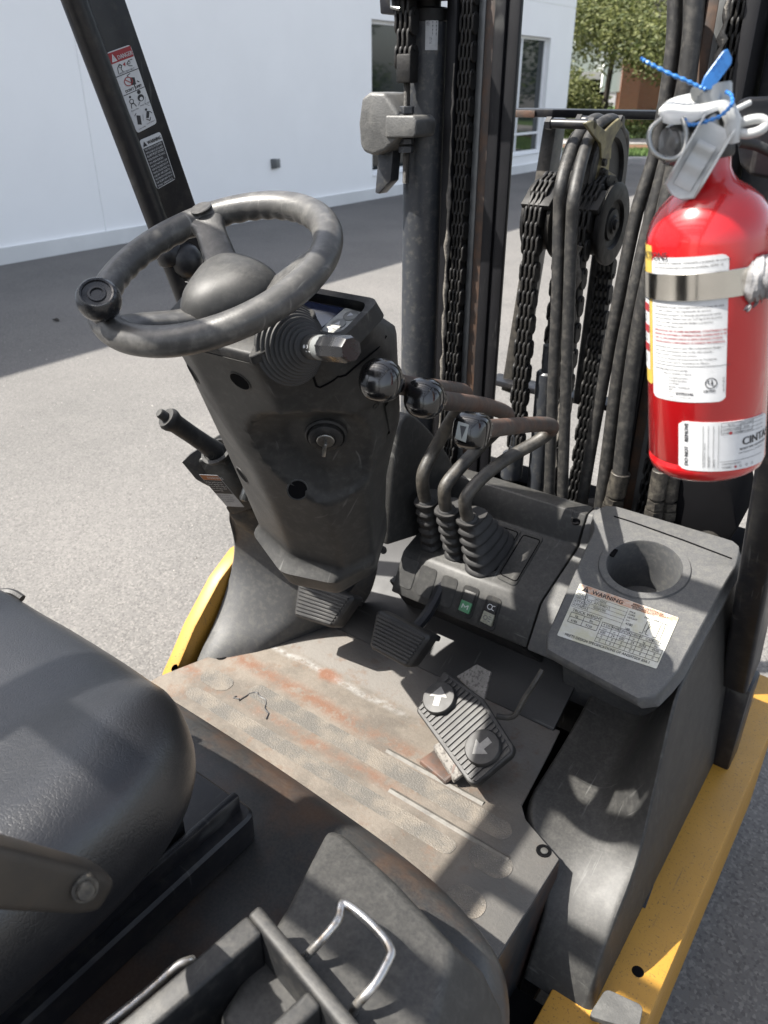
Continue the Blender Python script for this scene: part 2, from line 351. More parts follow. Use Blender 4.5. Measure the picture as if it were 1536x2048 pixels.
c = mixc(N, L, mth(N, L, 'MULTIPLY', mapr(N, L, n5, .52, .66), .45), c, (.125, .07, .042)); c = mixc(N, L, mth(N, L, 'MULTIPLY', mapr(N, L, n4, .55, .70), .45), c, (.075, .065, .055)); c = mixc(N, L, mth(N, L, 'MULTIPLY', mapr(N, L, n4, .44, .32), .35), c, (.22, .20, .175))
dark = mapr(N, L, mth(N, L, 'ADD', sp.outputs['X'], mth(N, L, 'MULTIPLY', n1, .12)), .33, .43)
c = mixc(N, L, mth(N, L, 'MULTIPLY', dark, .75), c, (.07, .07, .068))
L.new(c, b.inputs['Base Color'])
bn = tex(N, L, 'ShaderNodeTexNoise', 130, Detail=5, Roughness=.7); addbump(floor_m, bn.outputs['Fac'], .6, .002)
strip_m, N, L, b = custom('gritty_anti_slip_strip', .55)
v = tex(N, L, 'ShaderNodeTexVoronoi', 330).outputs['Distance']
n1 = tex(N, L, 'ShaderNodeTexNoise', 16, Detail=6, Roughness=.65).outputs['Fac']
c = mixc(N, L, mapr(N, L, n1, .4, .66), (.092, .085, .075), (.150, .130, .106))
c = mixc(N, L, mapr(N, L, v, .22, .1), c, (.21, .20, .185)); L.new(c, b.inputs['Base Color']); addbump(strip_m, v, .6, .0015)
L.new(mapr(N, L, v, .1, .4, .25, .75), b.inputs['Roughness'])
hood_m = mat('dark_hood_paint', (.027, .030, .034), .36, var=.2, vs=6, c2=(.075, .042, .028), amt=.22, ds=8, bump=.2, bs=200, dust=.3, dustc=(.17, .15, .12), rvar=.14)
hoodrust = mat('rust_flecked_hood', (.036, .036, .040), .5, var=.25, vs=9, c2=(.10, .04, .024), amt=.17, ds=7, sharp=.1, bump=.3, bs=180, dust=.25, dustc=(.15, .12, .10))

# ================================================================== THE LIFT TRUCK
truck = tag(empty('forklift', (0, 0, 0)), 'worn yellow and dark grey forklift with dusty cab floor, black seat and tall chain mast', 'forklift')

# ---- yellow frame and floor
m = MB(); m.box((.55, .855, .40), (.14, 1.77, .08), bev=.004); m.box((.60, 1.0, .22), (.03, 1.4, .30))
fr = m.build('side_frame', yellow, truck)
for p in ((0.5651,1.4293,0.4415), (0.5795,0.8506,0.4415)):
    MB().lathe([(.0105, 0), (.0085, .0006), (.0005, .0008)], (p[0], p[1], .4398), (0, 0, 1), 16).build('bolt_hole', void, fr)
p = (0.5413,0.9829,0.4410); MB().plate([(p[0] - .03, p[1] - .02, .4405), (p[0] + .008, p[1] - .018, .4405), (p[0] + .004, p[1] + .035, .4405), (p[0] - .03, p[1] + .04, .4405)], .001).build('tape_scrap', dark_l, fr)
m = MB(); m.prism([(-0.5000,1.0166,0.7705), (-0.5000,0.9487,0.7310), (-0.5000,0.8637,0.6521), (-0.5000,0.8141,0.5911), (-0.5000,0.7882,0.5617), (-.5,.72,.45), (-.5,.72,.3), (-.5,1.6,.3), (-.5,1.6,.8)], (.035, 0, 0), .004)
m.box((-.51, 1.3, .30), (.05, 1.5, .30)); fr = m.build('side_frame', yellow, truck)
p = (-0.4630,0.7948,0.5856); MB().lathe([(.009, 0), (.0085, .001), (.0005, .0012)], p, (1, 0, 0), 14).build('bolt_hole', void, fr)
# footwell behind the floor
m = MB(); m.box((0, 1.42, .55), (.92, .04, .62)); m.box((0, .9, .36), (.9, .9, .02)); m.build('firewall', fire_m, truck)

Z = .60
outline = [(-.455, .70), (-.455, .745), (-.415, .865), (-.365, .905), (-.352, 1.07), (-.345, 1.11), (.30, 1.11), (.308, 1.055), (.325, .905), (.345, .882), (.425, .845), (.425, .62), (.425, .56), (-.455, .56)]
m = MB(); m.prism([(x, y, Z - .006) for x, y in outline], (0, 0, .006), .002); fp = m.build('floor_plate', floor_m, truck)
m = MB(); m.box((.4235, .71, .50), (.006, .27, .19), bev=.002); m.build('plate_side', hood_m, fp)
m = MB()                                                       # toe board rising to the firewall
m.prism([(-.34, 1.10, .602), (.29, 1.10, .602), (.29, 1.36, .76), (-.34, 1.36, .76)], (0, .004, -.008), .002); m.build('toe_board', fire_m, truck)
def strip(x0, x1, y, wd, broken=0, seed=1):
    rnd = random.Random(seed); e = wd / 2; n = 14; P = []
    for i in range(n + 1): a = -math.pi / 2 + math.pi * i / n; P.append((x1 - e + math.cos(a) * e, y + math.sin(a) * e))
    k = 30
    for i in range(1, k): P.append((lerp(x1 - e, x0 + e, i / k), y + e))
    for i in range(n + 1): a = math.pi / 2 + math.pi * i / n; P.append((x0 + e + math.cos(a) * e, y + math.sin(a) * e))
    for i in range(1, k): P.append((lerp(x0 + e, x1 - e, i / k), y - e))
    return MB().prism([(x + rnd.uniform(-1, 1) * .0012 * broken, yy + rnd.uniform(-1, 1) * .0009 * broken, Z) for x, yy in P], (0, 0, .0009), .0004, 1).build('anti_slip_strip', strip_m, fp)
strip(-.385, -.305, .812, .045, .6, 1); strip(-.27, .34, .838, .040, .6, 2); strip(.30, .375, .775, .05, 0, 3); strip(-.37, .28, .757, .034, .6, 4); strip(.31, .375, .69, .05, 0, 5)
for y0, x0, x1 in ((.868, .06, .27), (.795, .12, .36)):         # pressed ridges of the plate
    m = MB(); m.loft([[(x0, y0 - .008, Z - .001), (x0, y0, Z + .0025), (x0, y0 + .008, Z - .001)], [(x1, y0 - .008, Z - .001), (x1, y0, Z + .003), (x1, y0 + .008, Z - .001)]]); m.build('pressed_ridge', mat('worn_ridge_metal', (.125, .113, .097), .6, var=.3, vs=60, c2=(.16, .15, .13), amt=.3, ds=50), fp)
for x, y in ((-.396, .872), (.398, .843)):
    m = MB(); m.lathe([(.0125, 0), (.0125, .0012), (.009, .0016), (.0085, .0008), (.0004, .0008)], (x, y, Z), (0, 0, 1), 18); h = m.build('bolt_hole', void, fp)
    MB().lathe([(.006, 0), (.006, .0015), (.0005, .002)], (x + .001, y, Z + .0008), (0, 0, 1), 12).build('bolt_head', steel, h)
rnd = random.Random(2); m = MB(); pts = [V(a_).lerp(V(b_), t / 3) for a_, b_ in zip([(-0.2789,0.7981,0.6020), (-0.2631,0.7969,0.6020), (-0.2590,0.8241,0.6020), (-0.2474,0.8385,0.6020), (-0.2195,0.8275,0.6020), (-0.1942,0.8101,0.6020)], [(-0.2631,0.7969,0.6020), (-0.2590,0.8241,0.6020), (-0.2474,0.8385,0.6020), (-0.2195,0.8275,0.6020), (-0.1942,0.8101,0.6020), (-0.1746,0.7844,0.6020)]) for t in range(3)]
pts = [(p[0] + rnd.uniform(-.004, .004), p[1] + rnd.uniform(-.004, .004), .6006) for p in pts]; m.tube(pts, [.0006 + .0013 * rnd.random() for i in pts], 6); m.build('surface_crack', dark_l, fp)

# ---- engine hood under the seat
def hoodpt(a, t):                                              # a along the front rim from left to right rear, t from top to skirt
    return None
rim = [(-.56, .585), (-.3, .592), (0, .592), (.2, .585), (.32, .577), (.41, .562), (.475, .535), (.515, .49), (.537, .43), (.545, .34), (.545, .1), (.545, -.5)]
rim = [(p.x, p.y) for p in spline([(x, y, 0) for x, y in rim], 5)]
cen = (0.0, -.1)
def ring(z, inset): return [(x - (x - cen[0]) * inset * (1 if x > 0 else .2), y - (y - cen[1]) * inset, z) for x, y in rim] + [(-.56, -.5, z)]
m = MB(); m.loft([ring(.45, .05), ring(.60, .02), ring(.72, .0), ring(.785, .004), ring(.81, .02), ring(.825, .055), ring(.832, .12), ring(.834, .6)], False, True); hood = m.build('engine_hood', hood_m, truck, smooth=60)
m = MB(); m.plate([(-.3, .46, .8355), (.155, .46, .8355), (.155, .0, .8355), (-.3, 0, .8355)], .05, .004, .02); m.box((.13, .1, .895), (.012, .7, .03), bev=.003); m.build('seat_base', blackpaint, truck)
m = MB(); m.box((.10, .24, .90), (.03, .28, .05), bev=.006); m.build('seat_rail', greasy, truck)
# ---- seat
def sup(t, n): c, s_ = math.cos(t), math.sin(t); return (math.copysign(abs(c) ** (2 / n), c), math.copysign(abs(s_) ** (2 / n), s_))
m = MB(); rings = []
cx0, cy0, hx, hy = -.060, .12, .290, .300
for z, k in ((.962, .60), (.968, .72), (.978, .82), (.995, .90), (1.018, .965), (1.045, 1.0), (1.07, .995), (1.09, .965), (1.107, .91), (1.118, .83), (1.124, .70), (1.124, .5), (1.122, .25), (1.121, .05)):
    rg = []
    for i in range(72):
        a, c_ = sup(2 * math.pi * i / 72, 3.4); x, y = a * hx, c_ * hy
        kk = 1 - (1 - k) * 1.0
        px, py = cx0 + a * (hx - (1 - k) * .25), cy0 + c_ * (hy - (1 - k) * .28)
        zz = z
        if k < .99 and z > 1.05: zz += .022 * S((abs(a) * (hx - (1 - k) * .25) - .10) / .08) * S((k - .2) / .5) * (1 if k > .6 else .6) - .006 * S((py - .25) / .16)
        rg.append((px, py, zz))
    rings.append(rg)
m.loft(rings); seat = m.build('seat_cushion', leather, truck, smooth=80, subd=1)
m = MB(); m.tube(spline([(-0.2578,0.3591,1.1000), (-0.2368,0.3894,1.1000), (-0.2221,0.3989,1.1000), (-0.2075,0.4027,1.0950)], 4), .006, 8); m.build('seam_piping', rubber, seat)
# backrest, mostly behind the camera
m = MB(); m.box((-.02, -.32, 1.36), (.46, .14, .60), Matrix.Rotation(R(-10), 3, 'X'), .05, 4); m.build('seat_backrest', leather, truck, smooth=60)
# hip bar beside the seat
m = MB(); A, B_ = V((0.2620,0.0907,1.2593)), V((0.2720,0.1780,1.1513)); d = (B_ - A).normalized(); up = V((0, .35, .94)); up = (up - d * up.dot(d)).normalized(); sd_ = d.cross(up)
m.loft([[A + up * .026 + sd_ * .016, A + up * .026 - sd_ * .016, A - up * .022 - sd_ * .016, A - up * .022 + sd_ * .016], [B_ + up * .015 + sd_ * .014, B_ + up * .015 - sd_ * .014, B_ - up * .020 - sd_ * .014, B_ - up * .020 + sd_ * .014], [B_ + d * .022 + up * .010 + sd_ * .014, B_ + d * .022 + up * .010 - sd_ * .014, B_ + d * .022 - up * .016 - sd_ * .014, B_ + d * .022 - up * .016 + sd_ * .014]], bev=.007, seg=3)
m.tube([A + d * .01, A + V((-.02, 0, -.08)), A + V((-.05, 0, -.22))], .010, 10); hb = m.build('hip_bar', mat('brown_dusty_steel', (.06, .048, .036), .5, var=.25, vs=10, c2=(.03, .028, .026), amt=.3, ds=8), truck)
bp_ = V((0.2900,0.1710,1.1663)); n_ = V((.86, -.3, .41)).normalized(); m = MB(); m.lathe([(.0105, -.02), (.0105, 0), (.0098, .0015), (.0072, .0015), (.0072, .005), (.006, .0065), (.0003, .0065)], bp_, n_, 20); m.build('pivot_bolt', fit_m, hb)

# ---- right document box, tray and wire handle beside the seat
m = MB()
lid = [V((0.3091,0.4228,1.0000)), V((0.3249,0.4282,1.0000)), V((0.4050,0.4142,1.0000)), V((0.4870,0.3928,1.0000)), V((0.5095,0.3246,1.0000)), (.50, .20, 1.0), (.36, .22, 1.0), V((0.3365,0.3313,1.0000))]
lid = [V(p) for p in lid]; cc = sum(lid, V()) / len(lid)
def grow(dx, dy, dz): return [p + V(((dx if p.x > .42 else -.012) if dx else 0, dy if p.y > .37 else 0, dz)) for p in lid]
m.loft([grow(.055, .035, -.19), grow(.045, .03, -.10), grow(.028, .02, -.045), lid], bev=.020, seg=5, ang=25)
boxp = m.build('document_box', plastic, truck, smooth=50)
T0, T1, TL = V((0.3397,0.2944,1.0500)), V((0.4896,0.2672,1.0450)), V((0.3183,0.2172,1.0300))
side = (TL - T0); ax = (T1 - T0)
def tr(u, v, z): p = T0 + ax * u + side * v; return V((p.x, p.y, p.z + z))
m = MB()
outer = [tr(0, 0, 0), tr(1.4, 0, 0), tr(1.4, 2.4, 0), tr(0, 2.4, 0)]; 
def walls(u0, u1, v0, v1, zb): return m.hexa([tr(u0, v0, zb), tr(u1, v0, zb), tr(u1, v1, zb), tr(u0, v1, zb)], [tr(u0, v0, 0), tr(u1, v0, 0), tr(u1, v1, 0), tr(u0, v1, 0)], .004, 3)
walls(0, 1.4, 0, .17, -.19); walls(0, .16, .16, 2.4, -.19); walls(.58, .70, .16, 2.4, -.15); m.hexa([tr(0, 0, -.20), tr(1.4, 0, -.20), tr(1.4, 2.4, -.20), tr(0, 2.4, -.20)], [tr(.02, .02, -.175), tr(1.4, .02, -.175), tr(1.4, 2.4, -.175), tr(.02, 2.4, -.175)])
tray = m.build('storage_tray', plastic_dk, truck)
hz = 1.035
hp = [(0.3834,0.2968,1.0000), (0.3936,0.3016,1.0200), (0.4012,0.3233,1.0350), (0.4002,0.3337,1.0360), (0.3949,0.3430,1.0370), (0.3973,0.3473,1.0370), (0.4169,0.3471,1.0370), (0.4429,0.3427,1.0370), (0.4562,0.3367,1.0370), (0.4595,0.3299,1.0360), (0.4606,0.3083,1.0300), (0.4535,0.2909,1.0150), (0.4468,0.2938,0.9900)]
m = MB(); m.tube(spline(hp, 4), .0042, 10); m.build('wire_handle', wire, truck)
hp = [(0.2947,0.2450,0.9850), (0.2941,0.2384,0.9900), (0.2900,0.2289,0.9900), (0.2844,0.1986,0.9850), (0.2761,0.1639,0.9800), (0.2654,0.1231,0.9750)]
m = MB(); m.tube(spline(hp, 4), .0042, 10); m.build('wire_handle', wire, truck)

# ---- steering column (axis tilted back 23 degrees)
CO = V((-.06, .668, 1.504)); TILT = R(23.3)
CA = V((0, math.sin(TILT), -math.cos(TILT))); CR = V((0, -math.cos(TILT), -math.sin(TILT)))
def cp(x, s, r): return CO + V((x, 0, 0)) + CA * s + CR * r
secs = {  # s: rear-left, rear centre a, b, rear right, right front, front right, front left, left
 .075: [(-.100, .045), (-.030, .072), (.095, .070), (.160, .020), (.192, -.035), (.180, -.066), (-.06, -.066), (-.112, -.02)],
 .140: [(-.114, .034), (-.030, .070), (.090, .060), (.156, .008), (.183, -.075), (.158, -.135), (-.07, -.135), (-.122, -.05)],
 .300: [(-.143, .026), (-.030, .064), (.080, .050), (.138, -.008), (.140, -.090), (.108, -.145), (-.09, -.145), (-.145, -.05)],
 .430: [(-.162, .024), (-.040, .060), (.065, .042), (.104, -.010), (.078, -.095), (.03, -.15), (-.10, -.15), (-.162, -.05)],
 .545: [(-.176, .024), (-.06, .058), (.040, .044), (.074, -.010), (.038, -.10), (-.01, -.15), (-.11, -.15), (-.172, -.05)],
 .562: [(-.190, .034), (-.07, .086), (.034, .066), (.076, .0), (.036, -.10), (-.012, -.15), (-.11, -.15), (-.176, -.05)],
 .605: [(-.184, .030), (-.07, .080), (.026, .060), (.060, -.008), (.024, -.10), (-.02, -.15), (-.11, -.15), (-.170, -.05)],
 .625: [(-.150, .008), (-.07, .034), (.012, .030), (.040, -.020), (.01, -.10), (-.03, -.14), (-.10, -.14), (-.150, -.05)],
 .635: [(-.120, -.01), (-.06, .004), (.00, .004), (.015, -.03), (.0, -.10), (-.04, -.12), (-.09, -.12), (-.12, -.05)]}
SK = sorted(secs)
def colsec(s):
    for a, b in zip(SK[:-1], SK[1:]):
        if s <= b: t = (s - a) / (b - a); return [(lerp(p[0], q[0], t), lerp(p[1], q[1], t)) for p, q in zip(secs[a], secs[b])]
    return secs[SK[-1]]
def scoop(x, s, r):                                            # hollow round the ignition switch
    if r < -.06: return r
    dx, ds = x - .085, s - .255
    w_ = .085 * (1 - max(0, ds) * 1.6); e = math.hypot(dx / max(w_, .02), ds / (.112 if ds > 0 else .085))
    return r - .012 * S((1.0 - e) / .10) - .020 * S((.98 - e) / .45)
m = MB(); rings = []; NS = 84
for k in range(NS + 1):
    s = .075 + (.635 - .075) * k / NS; P = colsec(s); rg = []
    for i in range(8):
        a, b_ = P[i], P[(i + 1) % 8]; nn = 14 if i < 4 else 4
        for j in range(nn):
            t = j / nn; x, r = lerp(a[0], b_[0], t), lerp(a[1], b_[1], t)
            # round the corners
            for q, (cx_, cr_) in enumerate(P):
                pass
            rg.append((x, r))
    # smooth the section a little so that ridges are radiused
    for _ in range(3):
        rg = [((rg[i - 1][0] + 2 * rg[i][0] + rg[(i + 1) % len(rg)][0]) / 4, (rg[i - 1][1] + 2 * rg[i][1] + rg[(i + 1) % len(rg)][1]) / 4) for i in range(len(rg))]
    rings.append([cp(x, s, scoop(x, s, r)) for x, r in rg])
m.loft(rings); colm = m.build('steering_column', plastic, truck, smooth=42)
from mathutils.bvhtree import BVHTree
_me = colm.data; _bvh = BVHTree.FromPolygons([v.co for v in _me.vertices], [tuple(p.vertices) for p in _me.polygons])
def onskin(p):
    q, n_, _, _ = _bvh.find_nearest(V(p)); return q, (n_ if n_.dot(V((.7, 0, 1.7)) - q) > 0 else -n_)
# top shell with the raised lip behind the wheel
m = MB(); P = secs[.075]
P = [(-.100, .045), (-.030, .072), (.095, .070), (.152, .024), (.150, .012), (-.045, .012), (-.045, -.066), (-.06, -.066), (-.112, -.02)]
m.loft([[cp(x, .076, r) for x, r in P], [cp(x * .98, .066, r * .97) for x, r in P], [cp(x * .95, .062, r * .94) for x, r in P]], bev=.003, seg=2); m.build('column_collar', plastic_dk, colm)
m = MB(); m.lathe([(.070, 0), (.066, .012), (.045, .03), (.03, .045)], cp(-.005, .09, 0), -CA, 28); m.build('column_neck', plastic_dk, colm)
for px_ in ((-0.1396,0.6947,1.3509), (-0.0146,0.6505,1.3701), (-0.1691,0.7894,1.1463), (-0.0201,0.7499,1.1722)):
    px_, n_ = onskin(px_)
    MB().lathe([(.0165, -.002), (.0165, .0006), (.0150, .0012), (.0140, .0008)], px_, n_, 24, cap=False).build('screw_hole', plastic, colm); MB().lathe([(.0142, .0010), (.0120, .0011), (.0002, .0011)], px_, n_, 20).build('hole_bottom', void, colm)
# ignition switch
K, kn = onskin((0.0371,0.7548,1.2772)); kn = (kn + CR * .5 + V((.15, 0, 0))).normalized()
m = MB(); m.lathe([(.030, -.008), (.030, .004), (.027, .006), (.024, .004), (.024, .010), (.020, .013), (.014, .013), (.014, .010), (.0003, .010)], K, kn, 6 * 4); sw = m.build('ignition_switch', plastic_dk, colm)
m = MB(); m.lathe([(.0125, .009), (.0125, .0145), (.0115, .0155), (.0003, .0155)], K, kn, 20)
ku = V((0.0419,0.7407,1.2593)) - V((0.0723,0.7184,1.3112)); ku = (ku - kn * ku.dot(kn)).normalized(); kv = kn.cross(ku)
m.hexa([K + kn * .014 + ku * a + kv * b_ for a, b_ in ((-.008, -.002), (-.008, .002), (.017, .0025), (.017, -.0025))], [K + kn * .027 + ku * a + kv * b_ for a, b_ in ((-.006, -.002), (-.006, .002), (.019, .0025), (.019, -.0025))], .0008)
m.build('ignition_key', steel, colm)
# panel seams and screws on the right side
def seam(pts, par, r=.0016):
    m = MB(); m.tube([(onskin(p)[0] if par == colm else V(p)) for p in (spline(pts, 1) if par != colm else [V(a).lerp(V(b_), t / 3) for a, b_ in zip(pts[:-1], pts[1:]) for t in range(3)] + [V(pts[-1])])], r, 6); return m.build('panel_seam', void, par)
seam([(0.0963,0.6595,1.4049), (0.0823,0.6894,1.3658), (0.0843,0.6936,1.3637), (0.1065,0.7084,1.3798), (0.1098,0.7210,1.3809), (0.1306,0.7840,1.4243)], colm)
for p in ((0.1209,0.7296,1.4064), (0.0948,0.7972,1.3179)):
    p, n_ = onskin(p); MB().lathe([(.0065, -.004), (.0065, .0008), (.0045, .001), (.0035, -.0005), (.0002, -.0005)], p, n_, 14).build('panel_screw', plastic_dk, colm)
# instrument display
D = lambda x, r, s=.070: cp(x, s, r)
m = MB()
def rim_rect(x0, x1, r0, r1, s): return roundpoly([cp(x0, s, r0), cp(x1, s, r0), cp(x1, s, r1), cp(x0, s, r1)], .016)
fo, fi = rim_rect(-.03, .197, -.070, .014, .080), rim_rect(-.018, .187, -.060, .008, .078)
fo2, fi2 = rim_rect(-.026, .194, -.066, .012, .058), rim_rect(-.016, .184, -.057, .006, .059)
m.loft([fo, fo2, fi2, fi], False, False, bev=0); m.prism(rim_rect(-.026, .192, -.066, .012, .077), CA * .006); disp = m.build('instrument_display', plastic_dk, truck)
m = MB(); m.plate([(0.0083,0.7082,1.4413), (0.0072,0.7483,1.4585), (0.0818,0.7485,1.4587), (0.0788,0.7179,1.4454), (0.0734,0.7004,1.4379)], .001, .0003); m.build('screen', screen_m, disp)
m = MB(); m.plate([(0.0833,0.7477,1.4590), (0.1161,0.7448,1.4578), (0.1262,0.7045,1.4405), (0.0967,0.6823,1.4309), (0.0808,0.7012,1.4390), (0.0797,0.7169,1.4458)], .0015, .0004, .004); m.build('button_panel', whitepad, disp)
for i, p in enumerate(((0.1022,0.7349,1.4553), (0.0966,0.7175,1.4478), (0.1053,0.7011,1.4407))):
    p = V(p); bt = MB().lathe([(.0098, -.002), (.0098, .0012), (.009, .0018), (.0003, .0018)], p, -CA, 20).build('panel_button', mat('button_grey_%s' % 'abc'[i], (.34, .34, .32), .5), disp)
    f = lambda x, y, p=p: p - CA * .0022 + V((1, 0, 0)) * x - CR * y
    if i < 2: ink('button_mark', [('p', [(-.003, -.004), (.0045, 0), (-.003, .004)]) if i == 0 else ('p', [(-.004, -.003), (.004, -.003), (0, .0045)])], f, white_l, bt)
    else: ink('button_mark', [('t', 'H', -.003, -.003, .006)], f, grey_l, bt)
m = MB(); m.plate([(0.0514,0.6095,1.4135), (0.0864,0.6587,1.4347), (0.0801,0.7029,1.4537), (0.0382,0.7139,1.4585), (0.0268,0.6708,1.4399)], .012, .003, .01); m.build('column_visor', plastic_dk, colm)

# ---- direction stalk with bellows
b0, b1 = V((0.0672,0.6687,1.4264)), V((0.1247,0.7041,1.4252)); b0 = V((.075 - .06, b0.y, b0.z)); 
b0 = V((0.0776,0.6612,1.4313)); b1 = V((0.1878,0.6293,1.4548)); d = (b1 - b0).normalized()
st = empty('direction_stalk'); st.parent = truck
m = MB(); prof = [(.040, -.03)]
for i in range(9):
    r0 = lerp(.047, .017, i / 8.5); h = lerp(-.012, .034, i / 9); prof += [(r0, h), (r0 + .0012, h + .0012), (r0 + .0004, h + .0026), (r0 - .0055, h + .0036)]
m.lathe(prof + [(.0135, .037), (.0135, .05)], b0, d, 36, ref=(0, 0, 1)); m.build('bellows', boot_m, st)
L_ = (b1 - b0).length
m = MB(); m.lathe([(.0135, .032), (.0142, .036), (.0142, .052), (.0136, .054)], b0, d, 24); m.build('stalk_collar', rubber, st)
m = MB(); m.lathe([(.0138, .053), (.0142, .055), (.0142, .066)], b0, d, 24); m.build('stalk_band', mat('frosted_ring', (.22, .23, .23), .4), st)
m = MB(); m.lathe([(.0142, .064), (.0148, .066), (.0150, L_ - .006), (.0128, L_), (.0002, L_)], b0, d, 8, ref=(0, .4, 1)); tipobj = m.build('stalk_tip', rubber, st)
toc = (V((.7, 0, 1.7)) - b0); toc = (toc - d * toc.dot(d)).normalized(); sv = d.cross(toc)
ink('stalk_mark', [('c', .043, .0, .0022, .0022), ('c', .049, .0, .0022, .0006), ('l', [(.046, .0045), (.0475, .006), (.049, .0045)], .0008), ('p', [(.0515, .0045), (.0535, .0065), (.0545, .0045)])], lambda x, y: b0 + d * x + (toc * math.cos(y / .0142) + sv * math.sin(y / .0142)) * .0146, white_l, st)

# ---- steering wheel: dished, three spokes
sw_ = empty('steering_wheel', CO); sw_.parent = truck
RW, RT = .1468, .0188
def wp(th, rad, h): return V((math.cos(th) * rad, 0, 0)) + (-CR) * (math.sin(th) * rad) - CA * h
m = MB(); rings = []; n = 150
for i in range(n + 1):
    th = 2 * math.pi * i / n; rg = []
    for j in range(20):
        a = 2 * math.pi * j / 20; fl = 0
        if math.cos(a) < -.2: fl = .0010 * math.sin(th * 40) * (1 - S((math.sin(a) + .2) / .5))     # finger grips inside
        rr = RT + fl; rg.append(wp(th, RW + rr * math.cos(a), rr * .94 * math.sin(a)))
    rings.append(rg)
m.loft(rings, False, False); m.build('rim', wheelm, sw_, smooth=70)
HUB = wp(0, .0, -.040) + V((.010, 0, 0))
for k, thd in enumerate((138, 18, 258)):
    th = R(thd); m = MB(); rings = []
    for t in [i / 10 for i in range(11)]:
        rad = lerp(.035, RW + .004, t); h = -.040 + .040 * S(t * 1.05); wd = lerp(.024, .0185, t) + .020 * S((t - .72) / .28); tk = lerp(.010, .012, t)
        c0 = wp(th, rad, h) + V((.010, 0, 0)) * (1 - t); side_ = wp(th + math.pi / 2, 1, 0)
        rings.append([c0 + side_ * (wd * math.copysign(abs(math.cos(a)) ** .6, math.cos(a))) - CA * (tk * math.copysign(abs(math.sin(a)) ** .7, math.sin(a))) for a in [2 * math.pi * q / 16 for q in range(16)]])
    m.loft(rings); sp_ = m.build('spoke', wheelm, sw_, smooth=60)
    if k == 0: MB().lathe([(.0150, 0), (.0150, .0012), (.0138, .0022), (.0002, .0022)], wp(th, RW - .006, RT * .86), -CA - CR * .0, 26).build('spoke_plug', wheelm, sp_)
m = MB(); rings = []
for h, k in ((-.012, .90), (-.006, .97), (0, 1.0), (.006, .995), (.018, .93), (.028, .82), (.036, .66), (.041, .46), (.0435, .24), (.044, .02)):
    rg = []
    for i in range(48):
        a = 2 * math.pi * i / 48; r_ = .064 * (1 + .10 * math.cos(3 * (a - R(198 + 60)))) * k
        rg.append(HUB + wp(a, r_, h))
    rings.append(rg)
m.loft(rings); hub = m.build('hub_cover', plastic, sw_, smooth=60)
for a, rot in ((R(45), 0.), (R(215), 1.6)):
    ink('embossed_mark', [('l', [(-.005, -.003), (.004, -.003), (.005, .001), (.001, .003)], .0012), ('l', [(-.001, -.001), (-.003, .002)], .001)], lambda x, y, a=a: HUB + wp(a, .043, .0245) + V((x, 0, 0)) - CR * y * .8 - CA * (.0095 - .3 * abs(y)), plastic_dk, hub)
kc = wp(R(246), RW, 0); kd = (-CA + V((.62, 0, 0)) + CR * .14).normalized()
m = MB(); m.lathe([(.013, .012), (.0145, .018), (.0135, .022), (.011, .026), (.0118, .031), (.017, .035), (.0235, .041), (.0252, .049), (.0245, .057), (.0215, .063), (.0185, .0655), (.0165, .0648), (.0160, .0625), (.0105, .0618), (.0098, .0632), (.0075, .0632), (.007, .061), (.0003, .061)], kc, kd, 36); knobm = mat('satin_black_knob', (.014, .015, .018), .28, var=.15, vs=30, coat=.2); m.build('spinner_knob', knobm, sw_, smooth=50); tipobj.data.materials[0] = knobm

# ---- control console right of the column
def dk(x, v, h=0): return V((x, 1.32, .88)) + V((0, C18, S18)) * v + V((0, -S18, C18)) * h
C18, S18, C15, S15 = math.cos(R(18)), math.sin(R(18)), math.cos(R(15)), math.sin(R(15))
con = empty('control_console'); con.parent = truck
m = MB()
f0, f1 = V((-0.1409,1.1317,0.7677)), V((0.1593,1.1222,0.7498))
yzf = f1.y, f1.z
x0, x1 = -.118, .205
prof = [(1.40, .93), (1.385, .945), (1.345, .945), (1.325, .905), (1.32, .882), (1.172, .834), (1.163, .828), (yzf[0] - .001, yzf[1]), (yzf[0] + .03, yzf[1] - .015), (1.34, .62)]
m.prism([(x0, y, z) for y, z in prof], (x1 - x0, 0, 0), .004); m.build('console_body', plastic, con)
m = MB(); prof2 = [(1.40, .93), (1.385, .948), (1.345, .948), (1.325, .908), (1.32, .885), (1.172, .837), (1.163, .831), (yzf[0] - .004, yzf[1]), (yzf[0] + .03, yzf[1] - .018), (1.34, .62)]
m.prism([(.208, y, z) for y, z in prof2], (.085, 0, 0), .004); m.build('console_end_panel', plastic_lt, con)
def deckplate(P, name, mt, h=.004, inset=True):
    P = [V(p) for p in P]; m = MB(); m.plate(P, h, .0012, .010); o = m.build(name, mt, con)
    if inset:
        c = sum(P, V()) / 4; n_ = (P[1] - P[0]).cross(P[3] - P[0]).normalized(); n_ = n_ if n_.z > 0 else -n_
        Q_ = roundpoly([c + (p - c) * .84 + n_ * (h + .0004) for p in P], .007); m = MB(); m.tube(Q_, .0012, 5, closed=True); m.build('moulded_line', void, o)
    return o
deckplate([(0.0390,1.3156,0.8791), (0.0836,1.3148,0.8788), (0.0946,1.1830,0.8360), (0.0431,1.1835,0.8362)], 'blank_cover', plastic)
deckplate([(0.0878,1.3136,0.8784), (0.1347,1.3144,0.8787), (0.1450,1.1774,0.8342), (0.0986,1.1820,0.8357)], 'blank_cover', plastic)
